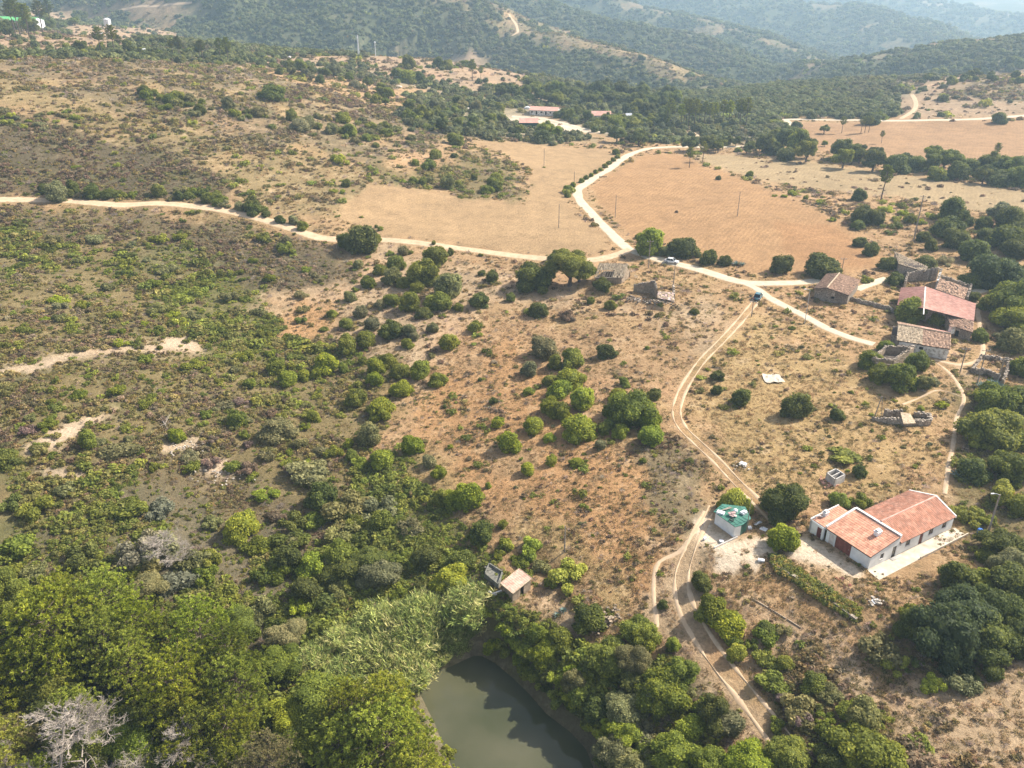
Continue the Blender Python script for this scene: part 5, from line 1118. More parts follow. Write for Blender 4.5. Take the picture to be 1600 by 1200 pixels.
# ------------------------------------------------------------------ barn with bare rafters
def rafter_barn():
    z = 0; o = A3(950, 443, z); T = thing('barn', 'derelict barn with half its tiles gone and bare rafters showing, beside the big oak', 'barn', o)
    g = lambda x, y, h: A3(x, y, z+h)-o
    L0, R0_, RB = g(930, 443, 0), g(971, 443.5, 0), g(984, 433, 0); LB = L0+(RB-R0_)
    wall(T, L0, R0_, 0, 1.7, 1.7, .4, (0, 1), M['mud']); wall(T, R0_, (R0_+RB)/2, 0, 1.7, 4.5, .4, (-1, .5), M['mud']); wall(T, (R0_+RB)/2, RB, 0, 4.5, 1.7, .4, (-1, .5), M['mud'])
    wall(T, RB, LB, 0, 1.7, 1.7, .4, (0, -1), M['mud']); wall(T, LB, L0, 0, 1.7, 1.9, .4, (1, -.5), M['mud'])
    e0, e1 = L0+Vector((-.3, -.3, 1.8)), R0_+Vector((.3, -.3, 1.8)); r0, r1 = (L0+LB)/2+Vector((-.3, 0, 4.75)), (R0_+RB)/2+Vector((.3, 0, 4.75)); b0, b1 = LB+Vector((-.3, .3, 1.8)), RB+Vector((.3, .3, 1.8))
    for i in range(13):
        f = i/12; m = MB(); m.beam(e0.lerp(e1, f), r0.lerp(r1, f), .13, .13); m.obj('rafter', M['wood'], T)
        m = MB(); m.beam(b0.lerp(b1, f), r0.lerp(r1, f), .13, .13); m.obj('rafter', M['wood'], T)
    m = MB(); m.beam(r0, r1, .2, .2); m.obj('ridge_beam', M['wood'], T); m = MB(); m.beam(e0, e1, .18, .18); m.obj('wall_plate', M['wood'], T)
    up = Vector((0, 0, .09)); mid = .52
    def q(f, s): return (e0.lerp(r0, s)).lerp(e1.lerp(r1, s), f)+up
    r = tiles(MB(), q(0, mid), q(1, mid), r1+up, r0+up, .28, .5, .02, .03, .05); r = tiles(r, q(.62, 0), q(1, 0), q(1, mid), q(.62, mid), .28, .5, .02, .06, .05); r = tiles(r, q(.0, 0), q(.06, 0), q(.06, mid), q(0, mid), .28, .5, .02, .1, .05)
    def q2(f, s): return (b0.lerp(r0, s)).lerp(b1.lerp(r1, s), f)+up
    r = tiles(r, q2(.02, .2), q2(.9, .2), r1+up, r0+up, .28, .5, .02, .12, .05)
    t = r.obj('roof_tiles', M['tilepale'], T); t['kind'] = 'stuff'
rafter_barn()
def broken_walls():
    z = 0; o = A3(1020, 460, z); T = thing('ruin', 'broken roofless stone walls with a patched tin lean-to, beside a timber pole', 'ruin', o)
    ruinwall(T, 'back_wall', [(990, 455), (1005, 457), (1021, 458)], z, [1.7, 2.6, 3.4], .5, 'mud', .15)
    ruinwall(T, 'end_wall', [(1021, 458), (1025, 466)], z, [3.4, 2.8], .5, 'mud', .15); ruinwall(T, 'front_wall', [(1027, 466), (1053, 470)], z, [1.8, 1.7], .4, 'mud', .1)
    ruinwall(T, 'side_wall', [(1053, 470), (1051, 456)], z, [1.8, 2.2], .4, 'stone', .1)
    g = lambda x, y, h: A3(x, y, z+h)-o
    a, b, c, d = g(1027, 465.5, 1.95), g(1054, 470, 1.95), g(1052, 457, 2.5), g(1028, 455, 2.5)
    slab(a, b, c, d, .08).obj('tin_roof', M['pinktin'], T); t = tiles(MB(), a, b, c, d, .28, .5, .02, .45, .05).obj('roof_tiles', M['tilepale'], T); t['kind'] = 'stuff'
    rubble('grey rubble spilled in front of the broken stone walls', [(985, 466), (1005, 470), (1030, 472), (1050, 471)], 130)
broken_walls()

# ------------------------------------------------------------------ gabled tiled houses given by roof corners seen in the photograph
def gable(name, label, cat, z, eL, rF, eR, rB, hE, hR, mr, mw, cat_k={}):
    """eL/eR front eave feet (left,right), given at eave height; rF / rB ridge ends front and back at ridge height"""
    o = A3(*rF, z+hR); o.z = z; T = thing(name, label, cat, o); g = lambda p, h: A3(p[0], p[1], z+h)-o
    a, r0, b, r1 = g(eL, hE), g(rF, hR), g(eR, hE), g(rB, hR); back = r1-r0; a2, b2 = a+Vector((back.x, back.y, 0)), b+Vector((back.x, back.y, 0))
    sh = .93; c = (a+b+a2+b2)/4
    def ins(p): return Vector((c.x+(p.x-c.x)*sh, c.y+(p.y-c.y)*sh, 0))
    A_, B_, A2, B2 = map(ins, (a, b, a2, b2)); m0, m1 = ins(r0), ins(r1); W_ = M[mw]
    fb = (back.xy).normalized(); sd_ = (b-a).xy.normalized()
    h1 = hE-.12; hr = hR-.22
    wall(T, A_, m0, 0, h1, hr, .4, fb, W_, cat_k.get('fl', ())); wall(T, m0, B_, 0, hr, h1, .4, fb, W_, cat_k.get('fr', ())); wall(T, B2, m1, 0, h1, hr, .4, -fb, W_); wall(T, m1, A2, 0, hr, h1, .4, -fb, W_)
    wall(T, B_+(B2-B_)*.03, B2+(B_-B2)*.03, 0, h1-.02, h1-.02, .4, -sd_, W_, cat_k.get('r', ())); wall(T, A2+(A_-A2)*.03, A_+(A2-A_)*.03, 0, h1-.02, h1-.02, .4, sd_, W_, cat_k.get('l', ()))
    k = cat_k.get('tiles', {})
    roof(T, a, a2, r1, r0, mr, **k); roof(T, b, b2, r1, r0, mr, **k)
    rg = MB(); rg.tube([tuple(r0+Vector((0, 0, .12))), tuple(r1+Vector((0, 0, .12)))], .2, 8); rg.obj('ridge_tiles', M['tilepale'], T)
    return T, o
gable('tiled_house', 'low stone house with a brown-red tiled gable roof by the road fork', 'house', 0, (1271.5, 451), (1292, 450), (1327, 462), (1311.5, 427), 2.6, 4.0, 'tileold', 'stone', {'fr': [(1.2, .8, 1.0, .7, 'hole')], 'tiles': dict(miss=.03, rag=.03)})
def lean_roof_house():
    z = .2; o = A3(1425, 425, z); T = thing('tiled_barn', 'collapsing stone barn with a patchy lichen-covered tile roof behind the long pink barn', 'barn', o); g = lambda x, y, h: A3(x, y, z+h)-o
    e0, e1, r1, r0 = g(1404, 413, 2.5), g(1445, 425, 2.5), g(1450, 417, 3.4), g(1397, 393, 3.4)
    roof(T, e0, e1, r1, r0, 'tilepale', miss=.12, rag=.06, pitch=.3, row=.5)
    b = [Vector((p.x, p.y, 0)) for p in (e0, e1, r1, r0)]; c = sum(b, Vector())/4; b = [c+(p-c)*.95 for p in b]
    H = [2.4, 2.4, 3.25, 3.25]
    for k in range(4): wall(T, b[k], b[(k+1) % 4], 0, H[k], H[(k+1) % 4], .4, (c-(b[k]+b[(k+1) % 4])/2).xy, M['stone'])
    ruinwall(T, 'yard_wall', [(1410, 430), (1432, 434), (1453, 436)], z, [1.2, 1.0, .8], .45)
lean_roof_house()
def pink_barn():
    z = 0; o = A3(1455, 495, z); T = thing('long_barn', 'long farm barn with a faded pink tile roof split by a pale ridge wall', 'barn', o); g = lambda x, y, h: A3(x, y, z+h)-o
    rF, rB = g(1442.5, 482, 4.6), g(1445, 448, 4.6)
    lF, lB = g(1402, 477, 2.7), g(1408, 450, 2.7); qF, qB = g(1521, 503, 2.7), g(1524.5, 475, 2.7)
    roof(T, lF, lB, rB, rF, 'tilepink', pitch=.3, row=.5); roof(T, g(1521.5, 502, 2.7), qB, g(1445.5, 448, 4.6), g(1443.5, 482, 4.6), 'tilepink', pitch=.3, row=.5)
    pass
    cp = MB(); cp.hexa([g(1442.2, 491, 3.8), g(1444, 491, 3.8), g(1447, 448, 3.8), g(1445, 448, 3.8)], [g(1442.2, 491, 4.6), g(1444, 491, 4.6), g(1447, 448, 4.9), g(1445, 448, 4.9)]); cp.obj('ridge_wall', M['coping'], T)
    foot = [Vector((p.x, p.y, 0)) for p in (lF, qF, qB, lB)]; c = sum(foot, Vector())/4; foot = [c+(p-c)*.95 for p in foot]
    for k in range(4):
        a, b = foot[k], foot[(k+1) % 4]; nn = (c-(a+b)/2).xy
        if k in (0, 2):
            m = (Vector((rF.x, rF.y, 0)) if k == 0 else Vector((rB.x, rB.y, 0))); f = (m-a).length/((m-a).length+(m-b).length); mm = a.lerp(b, f); wall(T, a, mm, 0, 2.5, 4.1, .4, nn, M['stone']); wall(T, mm, b, 0, 4.1, 2.5, .4, nn, M['stone'])
        else: wall(T, a, b, 0, 2.5, 2.5, .4, nn, M['stone'])
    # lower, older lean-to along the front right
    a, b, c2, d = g(1486, 509, 2.3), g(1520, 520, 2.3), g(1521.5, 503.5, 2.95), g(1474, 486, 2.95)
    L2 = thing('lean_to', 'low stone lean-to with weathered tiles in front of the long pink-roofed barn', 'outbuilding', o)
    roof(L2, a, b, c2, d, 'tileold', miss=.06, rag=.05, pitch=.3, row=.5)
    p = [Vector((q.x, q.y, 0)) for q in (a, b, c2, d)]; cc = sum(p, Vector())/4; p = [cc+(q-cc)*.94 for q in p]
    wall(L2, p[0], p[1], 0, 2.2, 2.2, .35, (cc-(p[0]+p[1])/2).xy, M['stone'], [(1.2, .9, .0, 1.6, 'hole')]); wall(L2, p[1], p[2], 0, 2.2, 2.8, .35, (cc-(p[1]+p[2])/2).xy, M['stone']); wall(L2, p[3], p[0], 0, 2.8, 2.2, .35, (cc-(p[3]+p[0])/2).xy, M['stone'])
    # roofless part behind
    R_ = thing('roofless_house', 'roofless stone house with a sagging weathered roof behind the long pink-roofed barn', 'ruin', A3(1465, 455, z)); o2 = Vector(R_.location)
    ruinwall(R_, 'left_wall', [(1412, 452), (1416, 440)], z, [2.6, 2.6], .5); ruinwall(R_, 'back_wall', [(1416, 440), (1440, 438), (1462, 438)], z, [2.4, 3.0, 3.6], .5); ruinwall(R_, 'cross_wall', [(1460, 460), (1466, 440)], z, [3.4, 3.9], .5, 'oldwhite')
    g2 = lambda x, y, h: A3(x, y, z+h)-o2
    roof(R_, g2(1462, 452, 3.2), g2(1507, 468, 2.6), g2(1513, 451, 2.6), g2(1468, 435, 3.6), 'tileold', miss=.22, rag=.08, pitch=.3, row=.5)
    ruinwall(R_, 'right_wall', [(1508, 478), (1514, 460)], z, [2.5, 2.5], .5); ruinwall(R_, 'rear_wall', [(1468, 447), (1514, 460)], z, [3.0, 2.5], .5)
pink_barn()
def old_house():
    z = 0; o = A3(1440, 550, z); T = thing('old_house', 'old stone house with peeling whitewash and lichen-spotted tiles facing the camera', 'house', o); g = lambda x, y, h: A3(x, y, z+h)-o
    e0, e1, m0, m1 = g(1400.5, 532, 2.7), g(1485, 546, 2.7), g(1403, 507, 4.3), g(1486, 522, 4.3)
    em, mm = e0.lerp(e1, .48), m0.lerp(m1, .48)
    roof(T, e0, em, mm, m0, 'tilepale', rag=.04, pitch=.28, row=.45); roof(T, em+Vector((0, 0, -.12)), e1, m1, mm+Vector((0, 0, -.05)), 'tileold', rag=.04, miss=.01, pitch=.28, row=.45)
    back = Vector((m0.x-e0.x, m0.y-e0.y, 0)); b0, b1 = m0+back*.8+Vector((0, 0, -1.2)), m1+back*.55+Vector((0, 0, -.9)); bm = m0.lerp(m1, .46)+back*.72+Vector((0, 0, -1.1))
    roof(T, b0, bm, m0.lerp(m1, .46), m0, 'tileold', pitch=.28, row=.45); roof(T, bm, b1, m1, m0.lerp(m1, .46), 'tilepink', pitch=.28, row=.45)
    f = [Vector((p.x, p.y, 0)) for p in (e0, e1, b1, b0)]; c = sum(f, Vector())/4; f = [c+(p-c)*.96 for p in f]
    nn = (c-(f[0]+f[1])/2).xy; L_ = (f[1]-f[0]).length
    wall(T, f[0], f[1], 0, 2.6, 2.6, .45, nn, M['oldwhite'], [(L_*.44, .9, 1.3, .8, 'hole')])
    r = Vector((m1.x, m1.y, 0)); r = c+(r-c)*.96; wall(T, f[1], r, 0, 2.6, 4.1, .45, (c-(f[1]+f[2])/2).xy, M['white'], [(1.4, .6, 1.5, .6, 'hole')]); wall(T, r, f[2], 0, 4.1, 3.2, .45, (c-(f[1]+f[2])/2).xy, M['white'])
    l = Vector((m0.x, m0.y, 0)); l = c+(l-c)*.96; wall(T, l, f[0], 0, 4.1, 2.6, .45, (c-(f[3]+f[0])/2).xy, M['stone']); wall(T, f[3], l, 0, 2.9, 4.1, .45, (c-(f[3]+f[0])/2).xy, M['stone']); wall(T, f[2], f[3], 0, 3.0, 2.9, .45, -nn, M['stone'])
    ch = MB(); p = g(1487, 515, 4.2); ch.box(p, (.9, .9, 1.6), .2); co = ch.obj('chimney', M['oldwhite'], T); k = MB(); k.box(p+Vector((0, 0, .9)), (1.1, 1.1, .18), .2); k.obj('chimney_cap', M['tileold'], co)
    rg = MB(); rg.tube([tuple(m0+Vector((0, 0, .1))), tuple(m1+Vector((0, 0, .1)))], .17, 8); rg.obj('ridge_tiles', M['tilepale'], T)
    ls = thing('lean_shed', 'dark little lean-to at the left end of the old whitewashed house', 'shed', A3(1396, 535, z)); lo = Vector(ls.location); q = lambda x, y, h: A3(x, y, z+h)-lo
    P_ = [q(1391, 533, 0), q(1399.5, 536, 0), q(1401, 524, 0), q(1393, 522, 0)]; cc = sum(P_, Vector())/4
    for k in range(4): wall(ls, P_[k], P_[(k+1) % 4], 0, 1.9, 1.9, .25, (cc-(P_[k]+P_[(k+1) % 4])/2).xy, M['stone'])
    slab(*[cc+(p-cc)*1.15+Vector((0, 0, 2.02)) for p in P_], .1).obj('roof', M['under'], ls)
old_house()
def enclosures():
    z = .3; T = thing('enclosure', 'roofless rectangular stone enclosure half hidden by bushes, left of the old whitewashed house', 'ruin', A3(1390, 570, z))
    ruinwall(T, 'front_wall', [(1360, 573), (1392, 577)], z, [2.1, 2.2], .5, 'mud', .06); ruinwall(T, 'right_wall', [(1392, 577), (1424, 556)], z, [2.2, 2.3], .55, 'mud', .06)
    ruinwall(T, 'back_wall', [(1424, 556), (1382, 554)], z, [2.3, 2.0], .5, 'mud', .06); ruinwall(T, 'left_wall', [(1382, 554), (1360, 573)], z, [2.0, 2.1], .45, 'mud', .06)
    fl = MB(); fl.add([A3(x, y, z+.25)-Vector(T.location) for x, y in ((1361, 572), (1391, 576), (1422, 556), (1383, 555))], [(0, 1, 2, 3)]); fl.obj('floor', M['under'], T)
    for k in range(4): m = MB(); a = A3(1368+k*5, 567-k*3.5, z+1.4)-Vector(T.location); b = A3(1398+k*6, 571-k*3.6, z+1.6)-Vector(T.location); m.beam(a, b, .14, .14); m.obj('fallen_beam', M['wood'], T)
    z = 0; U = thing('walled_ruin', 'low walled ruin overgrown with grass at the right edge, beside the old lane', 'ruin', A3(1550, 580, z))
    ruinwall(U, 'back_wall', [(1530, 560), (1555, 562), (1580, 568)], z, [.8, .7, .9], .5); ruinwall(U, 'side_wall', [(1574, 572), (1570, 590), (1566, 600)], z, [1.4, 1.2, .9], .5, 'mud', .25)
    ruinwall(U, 'front_wall', [(1517, 582), (1540, 585), (1562, 593)], z, [1.0, 1.1, 1.0], .45); ruinwall(U, 'left_wall', [(1517, 582), (1532, 562)], z, [.8, .7], .45)
    V_ = thing('stone_hut', 'low collapsed stone hut with one orange earth-covered slab, in the dry field', 'ruin', A3(1410, 655, -1))
    ruinwall(V_, 'front_wall', [(1362, 655), (1385, 661), (1410, 665), (1452, 664)], -1, [.5, .9, 1.3, 1.1], .6); ruinwall(V_, 'back_wall', [(1380, 650), (1408, 652)], -1, [1.3, 1.5], .5); ruinwall(V_, 'right_wall', [(1452, 664), (1451, 654), (1428, 651)], -1, [1.0, .9, .9], .5)
    q = [A3(x, y, h-1)-Vector(V_.location) for x, y, h in ((1412, 662, 1.5), (1431, 661, 1.3), (1422, 646, 1.9), (1407, 644, 2.0))]; slab(*q, .2).obj('earth_slab', M['tilepale'], V_)
    B_ = thing('block_pen', 'small open pen of grey blocks above the white farmhouse', 'pen', A3(1304, 750, -2.2)); bo = Vector(B_.location); f = [A3(x, y, -2.2)-bo for x, y in ((1290, 745), (1304, 756), (1320, 748), (1305, 738))]; cc = sum(f, Vector())/4
    for k in range(4): wall(B_, f[k], f[(k+1) % 4], 0, .9, .9, .2, (cc-(f[k]+f[(k+1) % 4])/2).xy, M['concrete'])
    dv = MB(); dv.beam((f[0]+f[1])/2+Vector((0, 0, .4)), (f[2]+f[3])/2+Vector((0, 0, .4)), .18, .8); dv.obj('divider', M['concrete'], B_)
    rubble('reddish broken tiles beside the small block pen', [(1284, 752), (1294, 760), (1302, 756)], 40, .15, .35, .5, 'tile')
    # retaining wall carrying the vine hedge
    W1 = thing('retaining_wall', 'stone retaining wall under the yellowing vines below the farmhouse', 'wall', tuple(at(1275, 925)))
    pts = [at(x, y) for x, y in ((1208, 884), (1240, 902), (1275, 926), (1308, 948), (1338, 970))]; o = Vector(W1.location)
    for k in range(4):
        mb = MB(); a, b = Vector(pts[k])-o, Vector(pts[k+1])-o; t = (b-a).normalized(); n = Vector((-t.y, t.x, 0))*.25; mb.hexa([a-n-Vector((0, 0, .8)), b-n-Vector((0, 0, .8)), b+n-Vector((0, 0, .8)), a+n-Vector((0, 0, .8))], [a-n+Vector((0, 0, .45)), b-n+Vector((0, 0, .45)), b+n+Vector((0, 0, .45)), a+n+Vector((0, 0, .45))]); mb.obj('wall_length', M['stone'], W1)
    W2 = thing('low_wall', 'thin pale low wall line beside the rusty dry plot, above the steep rutted track', 'wall', tuple(at(1215, 955))); o = Vector(W2.location)
    for (x, y), (x2, y2) in (((1176, 936), (1200, 950)), ((1202, 951), (1228, 967)), ((1230, 968), (1252, 982))):
        mb = MB(); a, b = Vector(at(x, y))-o, Vector(at(x2, y2))-o; mb.beam(a+Vector((0, 0, .05)), b+Vector((0, 0, .05)), .14, .22); mb.obj('wall_length', M['mud'], W2)
    W3 = thing('field_wall', 'dry-stone field wall running right from the brown-tiled house', 'wall', tuple(at(1360, 477))); o = Vector(W3.location)
    q = [(1326, 468), (1345, 474), (1365, 478), (1388, 484), (1396, 490)]
    for k in range(4): ruinwall(W3, 'wall_length', q[k:k+2], float(at(*q[k])[2]), [.8, .8], .45)
    rubble('pile of pale stones near the vine-covered wall end', [(1360, 945), (1378, 938)], 26, .15, .4, .5, 'rock')
    rubble('heap of pale stones beside the white tank on the track', [(1150, 730), (1170, 728)], 24, .12, .3, .8, 'rock')
    rubble('scattered pale rocks on the bare patch in the left scrub', [(305, 730), (345, 735), (370, 745)], 90, .12, .42, 1.9, 'rock')
    rubble('pale rocks around the fallen trunk in the left scrub', [(245, 688), (275, 700), (305, 700)], 70, .12, .4, 1.7, 'rock')
    rubble('orange-brown broken stones between two bushes above the pond', [(945, 968), (960, 955), (935, 985)], 110, .2, .5, 1.0, 'mud')
enclosures()

# ------------------------------------------------------------------ posts, lamps, pylons
def utility_pole(px, py, top, label, arms=1, m='pole', kind='pole', r=.13):
    p = at(px, py); h = None
    for k in range(10, 260):
        hh = k*.1; q = Vector(p)+Vector((0, 0, hh)); d = (q.y*math.cos(PITCH)-(q.z-CZ)*math.sin(PITCH)); yy = 600-F*(q.y*math.sin(PITCH)+(q.z-CZ)*math.cos(PITCH))/d
        if yy <= top: h = hh; break
    h = h or 25; T = thing('utility_pole' if kind == 'pole' else 'street_lamp', label, 'pole' if kind == 'pole' else 'street lamp', p, group=None)
    mb = MB(); mb.tube([(0, 0, -.5), (0, 0, h*.5), (0, 0, h)], [r*1.25, r, r*.75], 8); mb.obj('post', M[m], T)
    if kind == 'pole':
        for k in range(arms):
            a = MB(); a.beam((-.9, 0, h-.4-k*.8), (.9, 0, h-.4-k*.8), .1, .1); ao = a.obj('crossarm', M['wood'], T)
            for x in (-.75, 0, .75): i = MB(); i.tube([(x, 0, h-.36-k*.8), (x, 0, h-.2-k*.8), (x, 0, h-.12-k*.8)], [.05, .07, .03], 6); i.obj('insulator', M['plastic'], ao)
    else:
        a = MB(); a.tube([(0, 0, h-.1), (-.5, 0, h+.15), (-1.0, 0, h+.2)], .04, 6); a.obj('arm', M['metal'], T); b = MB(); b.box((-1.2, 0, h+.18), (.5, .22, .14)); b.obj('lamp_head', M['plastic'], T)
    return T
for a in ((873, 356, 319, 'thin pole standing in the pale stubble field left of the road'), (961, 341, 305, 'thin pole at the left edge of the orange ploughed field'), (850, 259, 232, 'distant thin pole in the pale field behind'), (897, 290, 268, 'short pole beside the bend of the pale road'),
          (1013, 419, 376, 'concrete pole between the barn with bare rafters and the road'), (1052, 447, 409, 'timber pole beside the patched tin lean-to'), (1174, 495, 470, 'thin pole at the roadside right below the dark car'),
          (1314, 430, 403, 'short pole behind the brown-tiled house'), (882, 863, 822, 'stubby concrete pole in the dry slope above the pump house'), (1500, 582, 543, 'leaning-looking pole in the gravel yard of the hamlet'),
          (1526, 602, 545, 'tall timber pole at the right of the gravel yard'), (1558, 600, 560, 'thin pole in front of the walled ruin'), (1152, 338, 300, 'slim pole in the middle of the orange ploughed field')):
    utility_pole(*a, arms=1 if a[0] > 1000 and a[0] != 1152 else 0, r=.11)
utility_pole(1427, 378, 305, 'tallest timber pole with crossarms standing among bushes above the hamlet', 2, 'wood', r=.2)
utility_pole(1257, 506, 453, 'slender street lamp beside the branch road in front of the brown-tiled house', kind='lamp', m='metal', r=.08)
utility_pole(1542, 838, 773, 'street lamp on a thick post at the right end of the white farmhouse terrace', kind='lamp', r=.15)
utility_pole(1166, 832, 779, 'slim pole rising at the right side of the green-roofed shed', 0, r=.07)
def tripod(px, py):
    p = at(px, py); T = thing('tripod_frame', 'tall timber tripod frame beside the collapsed stone hut', 'timber frame', p)
    for e in ((-.6, -.4), (.9, -.3), (.1, .8)): m = MB(); m.beam((e[0]*1.2, e[1]*1.2, -.2), (.25+e[0]*.05, e[1]*.05, 5.2), .13, .13); m.obj('leg', M['wood'], T)
tripod(1368, 656)
def wire(a, b, ha, hb, label):
    A_, B_ = Vector(at(*a))+Vector((0, 0, ha)), Vector(at(*b))+Vector((0, 0, hb)); pts = []
    for k in range(13): f = k/12; q = A_.lerp(B_, f); q.z -= 4*f*(1-f)*(A_-B_).length*.025; pts.append(tuple(q))
    m = MB(); m.tube(pts, .018, 3); tag(m.obj('overhead_wire', M['tyre']), label, 'wire')
wire((1013, 419), (1052, 447), 7.2, 6.2, 'thin overhead wire between the roadside concrete pole and the tin lean-to pole')
wire((1052, 447), (1174, 495), 6.2, 4.2, 'thin overhead wire from the tin lean-to pole towards the dark car')
p = at(561, 90); T = thing('antenna_mast', 'white lattice mast on the far crest', 'mast', p)
m = MB()
for e in ((-.5, -.5), (.5, -.5), (0, .6)): m.beam((e[0], e[1], 0), (e[0]*.3, e[1]*.3, 15), .25, .25)
for k in range(7): m.beam((-.5+.05*k, -.5, k*2), (.5-.05*k, -.5, k*2+2), .12, .12)
m.obj('lattice', M['plastic'], T)
p = at(587, 88); T = thing('white_post', 'short white post with a round head on the far crest right of the mast', 'post', p); m = MB(); m.tube([(0, 0, -.3), (0, 0, 9)], [.25, .18], 6); m.obj('post', M['plastic'], T); m = MB(); m.tube([(0, 0, 9), (0, 0, 9.8), (0, 0, 10.4)], [.5, .7, .3], 8); m.obj('head', M['plastic'], T)
p = at(1530, 834); T = thing('plastic_barrel', 'bright blue plastic barrel beside the street lamp post', 'barrel', p); m = MB(); m.tube([(0, 0, -.05), (0, 0, .1), (0, 0, .45), (0, 0, .8), (0, 0, .9)], [.36, .42, .45, .42, .36], 14); m.obj('body', M['blue'], T); m = MB(); m.tube([(0, 0, .9), (0, 0, .95)], [.3, .3], 12); m.obj('lid', M['blue'], T)
p = at(1208, 592); m = MB(); V = []
for j in range(5):
    for i in range(7): V.append((p[0]-2+i*.62+random.uniform(-.2, .2), p[1]-2.2+j*1.0+random.uniform(-.3, .3), float(Z(p[0]-2+i*.62, p[1]-2.2+j))+.12+random.random()*.3))
m.add(V, [(j*7+i, j*7+i+1, (j+1)*7+i+1, (j+1)*7+i) for j in range(4) for i in range(6)]); tag(m.obj('tarpaulin', M['patio']), 'crumpled cream tarpaulin lying in the dry field right of the twin track', 'tarpaulin')
# fallen bleached trunks
for px, py, L_, rz, lb in ((262, 672, 4.5, 2.2, 'bleached fallen trunk in the left scrub above the pale rocks'), (470, 745, 5, .3, 'bleached fallen branches left of the grey oak shrub')):
    p = at(px, py); m = MB(); a = np.array([math.cos(rz), math.sin(rz), .12])
    m.tube([(0, 0, .3), tuple(a*L_*.5+[0, 0, .5]), tuple(a*L_+[0, 0, .4])], [.16, .11, .05], 6)
    for k in range(9): b0 = a*L_*random.uniform(.2, .95)+[0, 0, .4]; d = RNG.normal(size=3)*[1, 1, .5]; d[2] = abs(d[2])+.3; m.tube([tuple(b0), tuple(b0+d*.5), tuple(b0+d*1.2+RNG.normal(size=3)*.2)], [.06, .04, .015], 4)
    o = m.obj('fallen_trunk', M['deadwood']); o.location = tuple(p); tag(o, lb, 'dead trunk')

# ------------------------------------------------------------------ cars
def car(p, rz, paint, label, suv=False):
    T = thing('parked_car', label, 'car', p, rz); L_, Wd = (4.5, 1.82) if suv else (4.2, 1.75); hb, hr = (.95, 1.65) if suv else (.88, 1.45)
    # lower body as a lofted shell
    prof = [(-L_/2, .45, .62), (-L_/2+.12, .30, .86), (-1.3, .24, hb), (0, .22, hb), (.95, .24, hb-.02), (L_/2-.45, .28, hb-.16), (L_/2-.06, .34, .68), (L_/2, .42, .56)]
    V = []; f = []
    for i, (x, z0, z1) in enumerate(prof):
        w = Wd/2*(.86 if i in (0, 7) else (.95 if i in (1, 6) else 1)); V += [(x, -w*.96, z0), (x, -w, (z0+z1)/2), (x, -w*.93, z1), (x, w*.93, z1), (x, w, (z0+z1)/2), (x, w*.96, z0)]
    for i in range(7):
        for j in range(6): f.append((i*6+j, (i+1)*6+j, (i+1)*6+(j+1) % 6, i*6+(j+1) % 6))
    f += [(5, 4, 3, 2, 1, 0), tuple(42+j for j in range(6))]; m = MB(); m.add(V, f); bo = m.obj('body', M[paint], T); bo.data.polygons.foreach_set('use_smooth', [True]*(len(f)-2)+[False]*2)
    xs = (-1.75 if suv else -1.65, -1.25 if suv else -1.0, .35, 1.05); zb = hb-.01
    def ring(x, z, w): return [(x, -w, z), (x, w, z)]
    m = MB(); w1, w0 = Wd/2*.72, Wd/2*.9
    pts = ring(xs[0], zb, w0)+ring(xs[1], hr, w1)+ring(xs[2], hr-.02, w1)+ring(xs[3], zb, w0); m.add(pts, [(0, 2, 3, 1), (4, 6, 7, 5), (0, 6, 4, 2), (1, 3, 5, 7), (0, 1, 7, 6)]); cb = m.obj('windows', M['glass'], T)
    m = MB(); m.hexa([(xs[1]-.05, -w1, hr-.02), (xs[2]+.05, -w1, hr-.04), (xs[2]+.05, w1, hr-.04), (xs[1]-.05, w1, hr-.02)], [(xs[1], -w1*.95, hr+.05), (xs[2], -w1*.95, hr+.04), (xs[2], w1*.95, hr+.04), (xs[1], w1*.95, hr+.05)])
    for s in (-1, 1):
        for (x0, z0_, ww0), (x1, z1_, ww1) in (((xs[0], zb, w0), (xs[1], hr, w1)), ((xs[3], zb, w0), (xs[2], hr, w1)), ((-.25, zb, w0), (-.3, hr, w1))): m.beam((x0, s*ww0, z0_), (x1, s*ww1, z1_), .09, .07)
    m.obj('roof', M[paint], T)
    for x in (-L_/2+.82, L_/2-.82):
        for s in (-1, 1):
            w = MB(); w.tube([(x, s*Wd/2*.80, .33), (x, s*Wd/2*1.0, .33)], .33, 16); wo = w.obj('wheel', M['tyre'], T); r = MB(); r.tube([(x, s*Wd/2*1.0, .33), (x, s*Wd/2*1.015, .33)], .2, 12); r.obj('rim', M['metal'], wo)
    for s in (-1, 1):
        l = MB(); l.box((L_/2-.1, s*.62, .66), (.16, .34, .14)); l.obj('headlight', M['plastic'], T); l = MB(); l.box((-L_/2+.06, s*.66, .74), (.1, .26, .16)); l.obj('tail_light', M['red'], T)
        l = MB(); l.box((.72, s*(Wd/2+.08), hb+.06), (.14, .16, .12)); l.obj('wing_mirror', M[paint], T)
pc = at(1049, 411); car((pc[0], pc[1], pc[2]+.05), math.radians(-22), 'carwhite', 'white hatchback parked at the roadside in front of two bushes')
pc = at(1184, 467); car((pc[0], pc[1], pc[2]+.06), math.radians(64), 'carteal', 'dark teal car stopped where the twin track leaves the pale road', True)

